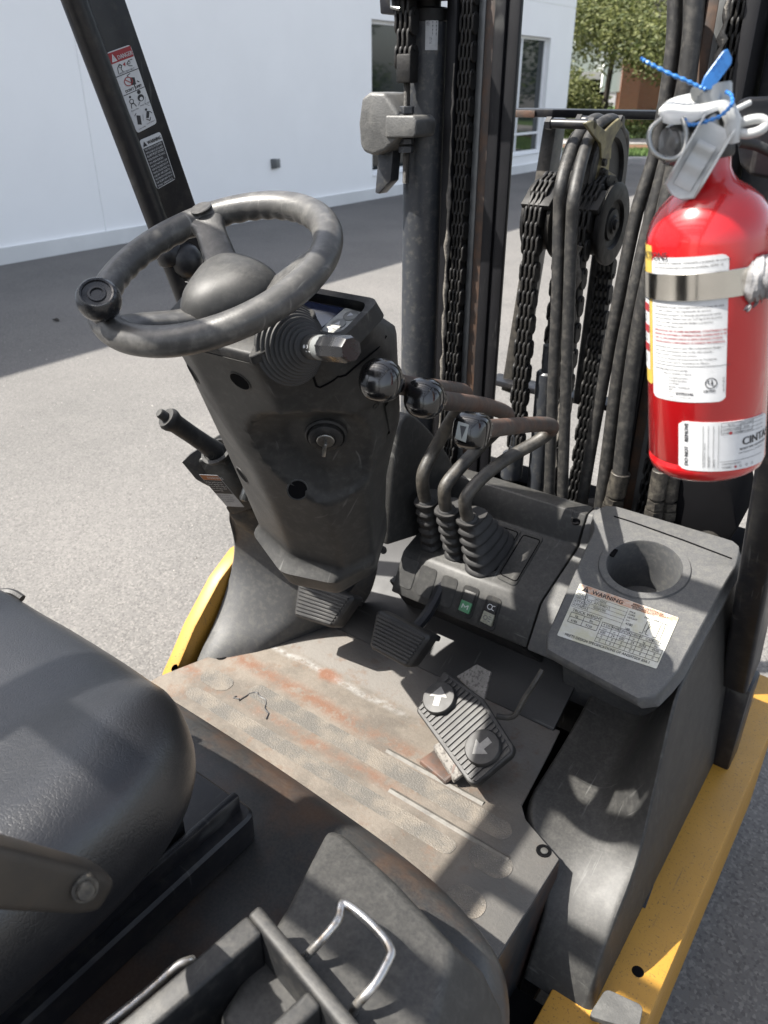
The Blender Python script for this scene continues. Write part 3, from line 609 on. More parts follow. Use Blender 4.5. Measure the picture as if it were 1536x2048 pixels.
for P in ([(-0.1109,1.1611,0.8226), (-0.0709,1.1610,0.8226), (-0.0712,1.1301,0.7646), (-0.1078,1.1303,0.7650)], [(-0.0661,1.1597,0.8201), (-0.0232,1.1593,0.8194), (-0.0222,1.1290,0.7626), (-0.0603,1.1293,0.7631)], [(-0.0091,1.1586,0.8179), (0.0287,1.1581,0.8171), (0.0288,1.1281,0.7610), (-0.0106,1.1284,0.7616)]):
    deckplate(P, 'switch_blank', plastic, .0022, False)
for i, P in enumerate(([(0.0427,1.1569,0.8148), (0.0800,1.1571,0.8152), (0.0799,1.1265,0.7580), (0.0439,1.1272,0.7593)], [(0.0969,1.1560,0.8131), (0.1312,1.1554,0.8121), (0.1335,1.1238,0.7529), (0.0961,1.1250,0.7550)])):
    o = deckplate(P, 'rocker_switch', plastic_dk, .003, False); P = [V(p) for p in P]; c = sum(P, V()) / 4; n_ = (P[1] - P[0]).cross(P[3] - P[0]).normalized(); n_ = n_ if n_.dot(V((.7, 0, 1.7)) - c) > 0 else -n_
    q = [c + (p - c) * .68 + n_ * .003 for p in P]; ml, mr = (q[0] + q[3]) / 2, (q[1] + q[2]) / 2
    m = MB(); m.hexa([q[0], q[1], mr, ml], [q[0] + n_ * .001, q[1] + n_ * .001, mr + n_ * .0045, ml + n_ * .0045], .0006); m.build('rocker_upper', rubber if i == 0 else plastic_dk, o)
    m = MB(); m.hexa([ml, mr, q[2], q[3]], [ml + n_ * .0045, mr + n_ * .0045, q[2] + n_ * .0075, q[3] + n_ * .0075], .0008); m.build('rocker_lower', greenlit if i == 0 else amber, o)
    a_, b_ = (mr - ml), (q[3] - ml)
    fl = lambda x, y, ml=ml, a_=a_, b_=b_, n_=n_: ml + a_ * x + b_ * (1 - y) + n_ * (.0045 + .003 * (1 - y) + .0005)
    fu = lambda x, y, q=q, ml=ml, n_=n_: q[0] + (q[1] - q[0]) * x + (ml - q[0]) * (1 - y) + n_ * (.001 + .0035 * (1 - y) + .0005)
    if i == 0:
        ink('switch_symbol', [('l', [(.25, .3), (.25, .7), (.5, .45), (.75, .7), (.75, .3)], .07)], fl, white_l, o)
    else:
        ink('switch_symbol', [('c', .35, .5, .2, .06), ('l', [(.6, .3), (.85, .3)], .06), ('l', [(.6, .5), (.85, .5)], .06), ('l', [(.6, .7), (.85, .7)], .06)], fl, grey_l, o)
        ink('switch_symbol', [('c', .4, .5, .25, .06), ('l', [(.6, .35), (.85, .3)], .06), ('l', [(.6, .65), (.85, .7)], .06)], fu, white_l, o)
MB().lathe([(.009, 0), (.009, .002), (.006, .0028), (.005, .001), (.0003, .001)], (-0.1645,1.1580,0.8183), (0, -1, .3), 16).build('console_screw', plastic_dk, con)
# curved shield between column and levers
wing = [(-0.1200,1.1070,0.8715), (-0.1200,1.1169,0.9720), (-0.1200,1.1329,1.0704), (-0.1200,1.1521,1.1272), (-0.1200,1.1823,1.1353), (-0.1200,1.2328,1.0977), (-0.1200,1.2878,1.0434), (-0.1200,1.3373,0.9846), (-0.1200,1.3879,0.9032), (-.12, 1.40, .90), (-.12, 1.38, .80)]
wing = spline(wing[:-2], 4) + [V(wing[-2]), V(wing[-1])]
m = MB(); m.prism([(p.x - .03, p.y, p.z) for p in wing], (.034, 0, 0), .007, 3); m.build('lever_shield', plastic, truck)

# ---- cup holder box with data plate
def bx(x, v, h=0): return V((x, 1.3, .95)) + V((0, C15, S15)) * v + V((0, -S15, C15)) * h
cup = empty('cup_holder_box'); cup.parent = truck
cx_, cv_, cr_ = .364, -.061, .0655
NU, NV = 48, 48
m = MB(); outl = [bx(.236, .075), bx(.215, .035), bx(.243, .0), bx(.250, -.06), bx(.287, -.31), bx(.478, -.333), bx(.496, -.262), bx(.5, -.03), bx(.503, .018), bx(.49, .075)]
# top with a round opening: ring of quads between outline and circle
n = 72; top = bmesh.new(); ro, ri = [], []
def outl_at(i):
    a = 2 * math.pi * i / n; d2 = (math.cos(a), math.sin(a)); best = None
    P2 = [(p.x - cx_, (p - bx(0, 0)).dot(V((0, C15, S15))) - cv_) for p in outl2]
    for k in range(len(P2)):
        (ax_, ay_), (bx_, by_) = P2[k], P2[(k + 1) % len(P2)]; ex, ey = bx_ - ax_, by_ - ay_; den = d2[0] * ey - d2[1] * ex
        if abs(den) < 1e-9: continue
        t = (ax_ * ey - ay_ * ex) / den; u = (ax_ * d2[1] - ay_ * d2[0]) / den
        if t > 0 and -1e-6 <= u <= 1 + 1e-6 and (best is None or t < best): best = t
    return cx_ + d2[0] * best, cv_ + d2[1] * best
outl2 = [bx((p.x), (p - bx(0, 0)).dot(V((0, C15, S15)))) for p in roundpoly(outl, .018, 4)]
O2 = [outl_at(i) for i in range(n)]
rings = []
cen_ = (.38, -.13)
def orng(k, h): return [bx(cen_[0] + (x - cen_[0]) * k, cen_[1] + (v - cen_[1]) * k, h) for x, v in O2]
def crng(r, h): return [bx(cx_ + math.cos(2 * math.pi * i / n) * r, cv_ + math.sin(2 * math.pi * i / n) * r, h) for i in range(n)]
low = [V((p.x + (.006 if p.x > .42 else 0), p.y + (.012 if p.y < 1.06 else 0), p.z - .024)) for p in orng(1.015, -.0)]
low2 = [V((min(p.x, .50), max(p.y, 1.13), max(p.z - .09, .82))) for p in orng(1.0, 0)]; low3 = [V((min(p.x, .50), max(p.y, 1.20), .60)) for p in orng(1.0, 0)]
m.loft([low3, low2, low, orng(1.012, -.014), orng(1.006, -.007), orng(.995, -.002), orng(.975, 0), crng(.081, 0), crng(.079, .0035), crng(.0665, .0035), crng(.0645, 0), crng(.060, -.06), crng(.052, -.105), crng(.02, -.107), crng(.001, -.107)], False, True)
m.build('box_shell', plastic_lt, cup, smooth=38)
m = MB(); m.box(bx(.297, -.052, .001), (.02, .02, .004), Matrix.Rotation(R(15), 3, 'X'), .001); m.build('cup_notch', void, cup)
seam([bx(.262, .043, .0002), bx(.30, .042, .0006), bx(.40, .035, .0006), bx(.49, .026, .0002)], cup)
m = MB(); p = V((0.2033,1.2980,0.9495)); m.lathe([(.0085, -.003), (.0085, .0008), (.0075, .0009), (.0003, -.002)], p, (0, -S15, C15), 16); m.build('mounting_slot', void, cup)
m = MB(); m.box(p + V((-.012, .008, .004)), (.004, .03, .008), Matrix.Rotation(R(20), 3, 'Z')); m.build('clip_tab', plastic_dk, cup)
DP = [V(p) for p in ((0.2813,1.1546,0.9117), (0.4594,1.1565,0.9122), (0.4665,1.0430,0.8818), (0.2990,1.0315,0.8787))]
m = MB(); m.plate(DP, .0007, .0002, .003); dpl = m.build('data_plate', plate_l, cup)
W_, H_ = 200., 112.; f = quadmap(*DP, W_, H_, .0014)
ink('orange_header', [('p', [(1, 97), (199, 97), (199, 111), (1, 111)]), ], quadmap(*DP, W_, H_, .0010), orange_l, dpl)
m_ = [('t', 'WARNING', 30, 98.5, 8.5, 0, .3, 1.12), ('p', [(9, 98), (24, 98), (16.5, 110)]),
 ('t', 'MODEL', 4, 88, 5), ('t', '2FC25DE', 40, 88, 4.6), ('t', 'SERIAL NO.', 4, 80, 5), ('t', 'AT13F40112', 42, 80, 4.6), ('t', 'ATTACH.1', 4, 72, 5), ('t', 'ISS36Y2N', 44, 72, 4.6), ('t', 'ATTACH.2', 4, 64, 5),
 ('t', 'TRUCK WEIGHT', 8, 53, 6), ('t', 'kg', 18, 44, 5), ('t', 'lbs', 48, 44, 5), ('t', '4186', 13, 33, 5), ('t', '9230', 44, 33, 5),
 ('t', 'MEETS DESIGN SPECIFICATIONS OF ANSI/ITSDF B56.1', 14, 4, 5.2, 0, .1), ('t', 'IMPROPER OPERATION OR', 112, 105, 3.6, 0, .1), ('t', 'MAINTENANCE COULD RESULT', 110, 101, 3.6, 0, .1), ('t', 'IN INJURY OR DEATH', 114, 97.5, 3.2, 0, .1),
 ('t', 'MAX', 112, 88, 4), ('t', 'FORK', 112, 82, 4), ('t', 'HEIGHT', 112, 76, 4), ('t', 'mm', 112, 70, 3.5), ('t', '4780', 114, 62, 5), ('t', '188', 116, 52, 5), ('t', 'MAST VERTICAL', 142, 87, 4.6),
 ('t', 'A DISTANCE', 76, 46, 4.2), ('t', 'B CENTER', 104, 46, 4.2), ('t', 'C HEIGHT', 128, 46, 4.2), ('t', 'CAPACITY', 160, 46, 4.6), ('t', 'mm', 78, 38, 4), ('t', 'in', 100, 38, 4), ('t', 'mm', 116, 38, 4), ('t', 'in', 138, 38, 4), ('t', 'kg', 158, 38, 4), ('t', 'lbs', 180, 38, 4),
 ('t', '600', 76, 30, 5), ('t', '24', 98, 30, 5), ('t', '600', 114, 30, 5), ('t', '24', 137, 30, 5), ('t', '2050', 153, 30, 5), ('t', '4500', 178, 30, 5)]
for yy in (22, 14): m_ += [('t', '0', xx, yy, 5) for xx in (80, 101, 120, 140, 160, 184)]
for yy in (94, 86, 78, 70, 62): m_.append(('l', [(3, yy), (108, yy)], .5))
for yy in (51, 42, 31): m_.append(('l', [(8, yy), (68, yy)], .8))
m_ += [('l', [(8, 31), (8, 51)], .8), ('l', [(36, 31), (36, 51)], .8), ('l', [(68, 31), (68, 51)], .8), ('l', [(3, 62), (3, 94)], .5), ('l', [(108, 50), (108, 94)], .5)]
for yy in (52, 44, 36, 28, 20, 12): m_.append(('l', [(73, yy), (197, yy)], .7))
for xx in (73, 94, 110, 132, 149, 173, 197): m_.append(('l', [(xx, 12), (xx, 52)], .7))
m_ += [('l', [(144, 56), (150, 56), (150, 82), (156, 82), (156, 56), (162, 56)], .8), ('l', [(170, 56), (176, 56), (176, 84), (184, 84), (184, 56), (190, 56)], .8), ('l', [(153, 60), (160, 76)], .7), ('l', [(20, 97), (26, 70), (23, 66)], 1.0)]
ink('lettering', m_, f, dark_l, dpl)
ink('lettering_gap', [('l', [(16.5, 107), (16.5, 102)], 1.3), ('c', 16.5, 100, .8, 1)], quadmap(*DP, W_, H_, .0017), orange_l, dpl)

# ---- hydraulic levers
LV = [
 ([(-0.0700,1.1760,0.9582), (-0.0700,1.1635,0.9963), (-0.0680,1.1609,1.0311), (-0.0620,1.1871,1.0719), (-0.0300,1.1904,1.1366), (0.0200,1.1507,1.1993), (0.0320,1.1395,1.2185), (0.0420,1.1046,1.2400), (0.0750,0.9850,1.2857), (0.1250,0.8244,1.3457)], (0.1580,0.7231,1.3883), .0275),
 ([(-0.0100,1.1591,0.9642), (-0.0100,1.1495,0.9983), (-0.0080,1.1498,1.0259), (0.0000,1.1857,1.0519), (0.0150,1.2325,1.0836), (0.0650,1.2137,1.1440), (0.0800,1.2097,1.1668), (0.0880,1.1807,1.1885), (0.1100,1.0611,1.2423), (0.1450,0.9026,1.3047)], (0.1720,0.7981,1.3462), .0275),
 ([(0.0370,1.1658,0.9565), (0.0370,1.1492,0.9947), (0.0390,1.1528,1.0175), (0.0500,1.1870,1.0444), (0.0680,1.2391,1.0669), (0.1050,1.2969,1.0962), (0.1250,1.3073,1.1186), (0.1320,1.2861,1.1397), (0.1470,1.1778,1.1798), (0.1820,0.9903,1.2448)], (0.2100,0.8580,1.2910), .0275)]
for k, (pts, kb, kr) in enumerate(LV):
    lv = empty('hydraulic_lever'); lv.parent = truck
    P = spline(pts, 5); nb = 6 * 5
    m = MB(); m.tube(P[:nb + 1], .0132 if k < 2 else .0128, 14); m.build('lever_rod', rod_grey, lv)
    m = MB(); m.tube(P[nb:] + [V(kb)], .0138, 14); m.build('lever_grip_tube', rust_rod, lv)
    kb = V(kb); d = (kb - V(pts[-1])).normalized(); up = V((0, 0, 1)); up = (up - d * up.dot(d)).normalized(); sx = d.cross(up)
    m = MB(); rings = []; ex = 2.3 if k < 2 else 3.2
    for h, r_ in ((-.052, .0150), (-.040, .0158), (-.030, .0172), (-.024, .0195), (-.014, .0238), (-.002, .0268), (.009, .0270), (.018, .0245), (.0235, .0195), (.0265, .0125), (.0275, .002)):
        rings.append([kb + d * h + (up * sup(2 * math.pi * i / 32, ex)[0] * (1.0) + sx * sup(2 * math.pi * i / 32, ex)[1] * (.98)) * r_ * (.98 if k < 2 else .95) for i in range(32)])
    m.loft(rings); kn_ = m.build('lever_knob', gloss, lv, smooth=60)
    n_ = (V((.7, 0, 1.7)) - kb).normalized(); n_ = (n_ * .75 + d * .5).normalized(); ux = V((0, 0, 1)).cross(n_).normalized(); uy = n_.cross(ux); ux = -ux if ux.dot(V((math.cos(R(36.7)), math.sin(R(36.7)), 0))) < 0 else ux; uy = n_.cross(ux); uy = uy if uy.z > 0 else -uy
    def fk(x, y, kb=kb, n_=n_, ux=ux, uy=uy): 
        rr = .0276; return kb + (n_ * math.sqrt(max(rr * rr - x * x - y * y, 0)) + ux * x + uy * y)
    if k == 2:
        P4 = [(-.017, -.012), (-.002, -.016), (.000, .008), (-.015, .011)]
        m = MB(); q = [kb + n_ * .0255 + ux * (x - .002) + uy * y for x, y in P4]; m.prism(q, n_ * .002, .0006); pl = m.build('knob_plate', mat('silvered_plate', (.36, .38, .36), .35), kn_)
        ink('knob_symbol', [('p', [(-.013, .006), (-.004, .005), (-.009, -.012)])], lambda x, y: kb + n_ * .0279 + ux * (x - .001) + uy * y, dark_l, kn_)
    else:
        it = [('l', [(-.012, -.012), (-.012, .004), (-.002, .006)], .0009), ('l', [(-.009, -.004), (-.003, -.003)], .0009), ('l', [(-.004, -.012), (-.004, -.005)], .0009), ('l', [(-.013, .009), (-.001, .011)], .0009), ('l', [(-.008, .008), (-.006, .0105)], .0008)]
        ink('knob_symbol', it, fk, grey_l, kn_)
    # rubber bellows
    b_ = V(pts[0]); m = MB(); rings = []; nr = 6
    base = V(dk(b_.x + (.0 if k < 2 else .018), -.088 if k < 2 else -.095, .0)); top_ = V((b_.x, b_.y, b_.z - .004))
    for j in range(nr):
        t = j / (nr - 1)
        c_ = base.lerp(top_, t); hx_ = lerp(.026 if k < 2 else .035, .0245, t); hy_ = lerp(.064 if k == 2 else .056, .034, t)
        for dz, g in ((0, .90), (.004, 1.0), (.009, 1.0), (.0135, .92)):
            if j == nr - 1 and dz > .009: continue
            rings.append([V((c_.x + sup(2 * math.pi * i / 40, 3)[0] * hx_ * g, c_.y + sup(2 * math.pi * i / 40, 3)[1] * hy_ * g + .012 * t, c_.z + dz * .9 + sup(2 * math.pi * i / 40, 3)[1] * hy_ * g * .32 * (1 - t * .6))) for i in range(40)])
    m.loft(rings); m.build('lever_boot', boot_m, lv, smooth=50)
    MB().lathe([(.0185, 0), (.0175, .004), (.0142, .007)], top_ + V((0, .0, .006)), V(pts[1]) - V(pts[0]), 20).build('boot_collar', boot_m, lv)

# ---- pedals
def pad(P, pl_n, name, ribs, lab=None):
    P = [V(p) for p in P]; n_ = V(pl_n).normalized(); pd = empty(name); pd.parent = truck
    c = sum(P, V()) / 4
    m = MB(); rp = roundpoly(P, .012)
    m.loft([[c + (p - c) * 1.0 - n_ * .034 for p in rp], rp, [c + (p - c) * .90 + n_ * .006 for p in rp]], bev=.002, ang=20); m.build('pad', rubber, pd)
    q = [c + (p - c) * .86 for p in P]
    for i in range(ribs):
        t0, t1 = (i + .12) / ribs, (i + .88) / ribs
        a, b_, c2, d2 = q[0].lerp(q[3], t0), q[1].lerp(q[2], t0), q[1].lerp(q[2], t1), q[0].lerp(q[3], t1)
        m = MB(); m.prism([a + n_ * .005, b_ + n_ * .005, c2 + n_ * .005, d2 + n_ * .005], n_ * .0042, .001, 1); m.build('rubber_rib', rubber, pd)
    return pd, c, n_
PN = (0, -.85, .53)
p1, c1, n1_ = pad([(-0.2842,1.0169,0.7771), (-0.1327,1.0214,0.7843), (-0.1591,0.9799,0.7177), (-0.2652,0.9732,0.7069)], PN, 'brake_pedal', 9)
p2, c2_, n2_ = pad([(-0.0833,1.0288,0.7713), (0.0511,1.0260,0.7667), (0.0269,0.9848,0.7006), (-0.0725,0.9873,0.7047)], PN, 'brake_pedal', 9)
p1['label'] = 'ribbed rubber pedal further left'; p2['label'] = 'ribbed rubber pedal nearer the middle'
for pd, c in ((p1, c1), (p2, c2_)):
    m = MB(); m.tube(spline([c + V((0.01, .012, -.01)), c + V((.01, .05, .0)), c + V((.01, .12, .03)), c + V((.01, .25, .16))], 4), .012, 8); m.build('pedal_arm', blackpaint, pd)
    m = MB(); m.box(c + V((.02, .05, .0)), (.08, .05, .012), Matrix.Rotation(R(-35), 3, 'X'), .004); m.build('pedal_bracket', blackpaint, pd)
AN = V((-.12, -.5, .86)).normalized()
acc = empty('accelerator_pedal'); acc.parent = truck
AP = [V(p) for p in ((0.0944,1.0051,0.7159), (0.1959,0.9823,0.7168), (0.2897,0.9278,0.6982), (0.2931,0.9171,0.6925), (0.2585,0.8529,0.6503), (0.2475,0.8515,0.6480), (0.0846,0.9264,0.6688))]
c = sum(AP, V()) / 7; rp = roundpoly(AP, .006, 3)
m = MB(); m.loft([[p - AN * .014 for p in rp], rp, [c + (p - c) * .975 + AN * .003 for p in rp]], bev=.0015, ang=25); m.build('pad', rubber, acc)
ul = (V((0.2755,0.8886,0.6734)) - V((0.0897,0.9650,0.6919))).normalized(); uw = AN.cross(ul)
pa = V((0.0897,0.9650,0.6919)); Ln = (V((0.2755,0.8886,0.6734)) - pa).length
def edgepts(t):                                                 # clip a rib to the pad outline
    o = pa + ul * (t * Ln); hits = []
    for i in range(7):
        a, b_ = AP[i], AP[(i + 1) % 7]; da, db = (a - o).dot(ul), (b_ - o).dot(ul)
        if da * db < 0: hits.append(a.lerp(b_, da / (da - db)))
    return hits
nr = 19
for i in range(nr):
    h0, h1 = edgepts((i + .30) / nr), edgepts((i + .95) / nr)
    if len(h0) < 2 or len(h1) < 2: continue
    h0.sort(key=lambda p: (p - c).dot(uw)); h1.sort(key=lambda p: (p - c).dot(uw))
    q = [h0[0].lerp(h0[1], .07), h0[0].lerp(h0[1], .93), h1[0].lerp(h1[1], .93), h1[0].lerp(h1[1], .07)]
    m = MB(); m.prism([p + AN * .0025 for p in q], AN * .0030, .0008, 1); m.build('rubber_rib', rubber, acc)
fwd = (V((0.1187,0.9804,0.7049)) - V((0.1200,0.9338,0.6780)))
for (ctr, rad, tipd) in ((V((0.1196,0.9535,0.6964)), .0325, V((0.1110,0.9752,0.7008)) - V((0.1195,0.9476,0.6860))), (V((0.2426,0.9045,0.6851)), .033, V((0.2304,0.8942,0.6704)) - V((0.2431,0.9174,0.6856)))):
    m = MB(); m.lathe([(rad, -.006), (rad, .006), (rad * .93, .009), (rad * .8, .0095), (.0003, .0095)], ctr, AN, 32); dsk = m.build('direction_disc', rubber, acc)
    t_ = (tipd - AN * tipd.dot(AN)).normalized(); s_ = AN.cross(t_)
    fa = lambda x, y, ctr=ctr, s_=s_, t_=t_: ctr + AN * .0102 + s_ * x + t_ * y
    ink('direction_arrow', [('p', [(-.018, .0), (.018, .0), (0, .021)]), ('p', [(-.0065, -.018), (.0065, -.018), (.0065, .0), (-.0065, .0)])], fa, arrow_m, dsk)
m = MB(); m.plate([(0.1151,1.0221,0.6987), (0.1400,1.0530,0.7201), (0.1745,1.0483,0.7222), (0.1916,0.9927,0.6923)], .006, .001); m.build('pedal_bracket', tan_steel, acc); m = MB(); m.prism([V((0.1384,0.9052,0.6300)), V((0.1584,0.9138,0.6500)), V((0.2255,0.8834,0.6400)), V((0.2094,0.8660,0.6200))], (0, 0, -.01), .002); m.build('pedal_bracket', tan_steel, acc)
m = MB(); m.box(V((0.1654,0.8892,0.6030)), (.07, .04, .012), Matrix.Rotation(R(-12), 3, 'Z'), .003); m.tube([V((0.1923,0.8691,0.6060)) + V((0, 0, .006 * 0)), V((0.2021,0.8776,0.6200)), V((0.1984,0.8894,0.6300))], .006, 8); m.build('pedal_hinge', rust_rod, acc)
m = MB(); m.tube(spline([(0.2085,1.0122,0.6600), (0.2278,1.0216,0.6600), (0.2406,1.0294,0.6700), (0.2466,1.0483,0.7000), (0.2560,1.0642,0.7300), (0.2604,1.0818,0.7500)], 4), .0055, 8); m.build('pedal_linkage_rod', rod_grey, acc)

# ---- parking brake
orange_b = mat('orange_print', (.55, .20, .07), .5)
pb = empty('parking_brake'); pb.parent = truck
g0, g1 = V((-0.3150,0.8626,1.1353)), V((-0.3350,0.7722,1.2104))
g1 = V((-0.3450,0.7829,1.1991)); g0 = V((-0.3250,0.8543,1.1228))
d = (g1 - g0).normalized(); L_ = (g1 - g0).length
m = MB(); m.lathe([(.019, -.035), (.0185, 0), (.0165, .02), (.0160, L_ * .5), (.0165, L_ * .85), (.0200, L_ - .006), (.0205, L_), (.0175, L_ + .006), (.0003, L_ + .007)], g0, d, 20); m.build('brake_grip', plastic_dk, pb)
m = MB(); m.lathe([(.0088, L_), (.0088, L_ + .018), (.0070, L_ + .022), (.0003, L_ + .022)], g0, d, 16); m.build('release_button', plastic, pb)
# housing
hs = [(-0.3500,0.8306,1.1177), (-0.3500,0.8368,1.0873), (-0.3500,0.8785,0.9947), (-0.3500,0.8891,0.9759), (-0.3300,0.9887,0.9251), (-0.3000,0.9475,1.0306), (-0.3100,0.8764,1.1367)]
F = [V(p) for p in ((-0.3450,0.8271,1.1074), (-0.3050,0.8583,1.0999), (-0.2850,0.9344,0.9861), (-0.3450,0.8980,0.9580))]
back = V((0, .17, .015))
m = MB(); m.hexa(F, [p + back + V((0, 0, .01)) for p in F], .008, 3); m.build('brake_housing', plastic, pb)
m = MB(); m.lathe([(.028, -.004), (.030, .004), (.024, .006), (.021, -.003), (.0003, -.02)], g0 + d * -.012, (0, -.5, .86), 24); m.build('grip_boot', plastic_dk, pb)
m = MB(); pl_ = [(-0.4000,0.8372,1.0813), (-0.4000,0.8597,1.0937), (-0.3800,0.9230,1.1182), (-0.3600,0.9398,1.0914), (-0.3700,0.9396,1.0131), (-0.4000,0.9053,0.9979), (-0.4100,0.8733,1.0276)]
m.prism(pl_, (0, .03, -.022), .005, 2); m.build('brake_tray', plastic_lt, pb)
LB = [F[0].lerp(F[3], .13).lerp(F[1].lerp(F[2], .13), .05), F[0].lerp(F[3], .13).lerp(F[1].lerp(F[2], .13), .80), F[0].lerp(F[3], .93).lerp(F[1].lerp(F[2], .93), .82), F[0].lerp(F[3], .93).lerp(F[1].lerp(F[2], .93), .12)]
LB = [V(p) for p in ((-0.3360,0.8294,1.0890), (-0.3080,0.8496,1.0873), (-0.3000,0.9000,1.0036), (-0.3340,0.8838,1.0008))]
nrm = (LB[1] - LB[0]).cross(LB[3] - LB[0]).normalized(); nrm = nrm if nrm.dot(V((.7, 0, 1.7)) - LB[0]) > 0 else -nrm
LB = [p + nrm * .012 for p in LB]; LB[2] = LB[1] + LB[3] - LB[0]
m = MB(); m.plate(LB, .0006, .0002, .002); lb = m.build('brake_label', silver_l, pb)
f = quadmap(*LB, 40, 70, .0008)
ink('label_header', [('p', [(1, 59.5), (39, 59.5), (39, 69), (1, 69)])], f, orange_b, lb); ink('label_panel', [('p', [(1, 30), (39, 30), (39, 59), (1, 59)])], f, dark_l, lb)
f2 = quadmap(*LB, 40, 70, .0011)
ink('lettering', [('t', 'WARNING', 12, 62, 5)] + [('t', t, 3, 54 - 4.6 * i, 3) for i, t in enumerate(('Apply parking brake', 'when leaving truck.', 'Lower forks to floor,', 'shut off engine and', 'remove key.'))], f2, white_l, lb)
ink('lettering', [('t', t, 4, 25 - 4.6 * i, 3) for i, t in enumerate(('Pull lever to set', 'Push button and', 'lower to release', '91A04-10500'))], f2, grey_l, lb)
m = MB(); a_, b_ = V((-0.2900,0.8852,1.0162)), V((-0.2850,0.8968,1.0467)); m.cyl(a_, b_, .009, 16, bev=.002); m.build('brake_cable_nut', steel, pb)

# ---- left cowl and lower dash
m = MB()
oc = [(-0.4000,0.9337,0.9381), (-0.4400,0.9731,0.8400), (-0.4650,0.9699,0.7482), (-0.4620,0.9158,0.6683), (-0.4550,0.8517,0.6039), (-0.4500,0.8153,0.5629)]
mc = [(-0.3600,0.9359,0.9501), (-0.3900,0.9883,0.8380), (-0.4050,0.9856,0.7501), (-0.4000,0.9414,0.6762), (-0.3950,0.8705,0.6261), (-0.4000,0.8407,0.5878)]
nc = [(-0.3000,0.9464,0.9537), (-0.3100,1.0078,0.8387), (-0.3200,1.0313,0.7463), (-0.3300,1.0025,0.6641), (-0.3450,0.9413,0.6117), (-0.3700,0.8859,0.5837)]
ic = [(-0.2300,0.9855,0.9368), (-0.2200,1.0455,0.8409), (-0.2300,1.0537,0.7701), (-0.2600,1.0510,0.6934), (-0.3000,1.0086,0.6353), (-0.3420,0.9180,0.5973)]
jc = [(p[0] + .03, p[1] + .12, p[2] - .05) for p in ic]
m.loft([spline(c_, 4) for c_ in ([(p[0] - .012, p[1] + .02, p[2] - .06) for p in oc], oc, mc, nc, ic, jc)], False, False, closed=False)
m.build('left_cowl', plastic_lt, truck, smooth=80, subd=1)  # lighter plastic puts the sunlight on the cowl into its colour
m = MB(); m.hexa([(-0.3600,0.8862,0.9828), (-0.3000,0.9610,0.9586), (-0.3300,1.0087,0.8184), (-0.3900,0.9420,0.9023)], [(p[0], p[1] + .12, p[2] - .01) for p in ((-0.3600,0.8862,0.9828), (-0.3000,0.9610,0.9586), (-0.3300,1.0087,0.8184), (-0.3900,0.9420,0.9023))], .012, 3); m.build('cowl_bracket', mat('dusty_brown_bracket', (.10, .085, .065), .75, var=.3, vs=30, c2=(.03, .03, .03), amt=.3, ds=20, bump=.4, bs=200), truck)
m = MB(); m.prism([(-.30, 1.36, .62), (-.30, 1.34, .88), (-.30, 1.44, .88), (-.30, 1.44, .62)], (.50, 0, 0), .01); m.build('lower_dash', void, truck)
m = MB(); m.prism([(-0.1476,1.1500,0.7515), (0.1619,1.1400,0.7350), (0.1869,1.1600,0.7116), (.24, 1.25, .60), (-.02, 1.30, .62), (-0.1347,1.2000,0.6618)], (0, .03, 0), .006); m.build('knee_panel', plastic_dk, truck)

# ---- right fender panel, one moulding from under the box to the step
m = MB(); rows = []
prof = [(1.43, .80, .93), (1.34, .74, .93), (1.26, .69, .915), (1.18, .650, .900), (1.12, .628, .885), (1.06, .612, .868), (1.02, .606, .838), (.98, .600, .725), (.94, .596, .650), (.90, .590, .606), (.865, .576, .576), (.82, .552, .555), (.775, .505, .500), (.748, .455, .450), (.738, .428, .425)]
for y, z, zr in prof:
    xl = .319 if y > .93 else lerp(.43, .319, S((y - .80) / .13)); xr = lerp(.532, .500, S((y - .88) / .2)); row = [(xl - .004, y + (.004 if y < .8 else 0), z - .10)]
    for i in range(15):
        t = i / 14; x = lerp(xl, xr, t); zz = z - .010 * math.sin(t * math.pi) * S((y - .74) / .1); k = max(0, (t - .42) / .58)
        row.append((x, y, zz + (zr - zz) * (k ** 2.6 if zr > z else k)))
    zb = .444
    for t in (.06, .2, .4, .6, .8, 1.): row.append((xr + (.545 - xr) * (t ** .8), y, lerp(zr, min(zr - .004, zb), t)))
    rows.append(row)
m.loft(rows, False, False, closed=False); m.build('right_fender', plastic, truck, smooth=80, subd=1)
m = MB(); p = V((0.5186,0.8236,0.5000)); m.box((p.x, p.y, p.z), (.022, .018, .02), bev=.004); m.build('fender_clip', plastic_dk, truck)
m = MB(); m.plate([(0.5475,0.7199,0.4600), (0.5525,0.7745,0.4600), (0.6089,0.7839,0.4600), (0.6160,0.7445,0.4600)], .012, .003, .01); m.build('step_bracket', castgrey, truck)
m = MB(); m.box((.47, .55, .38), (.12, .36, .05)); m.build('step_well', void, truck)

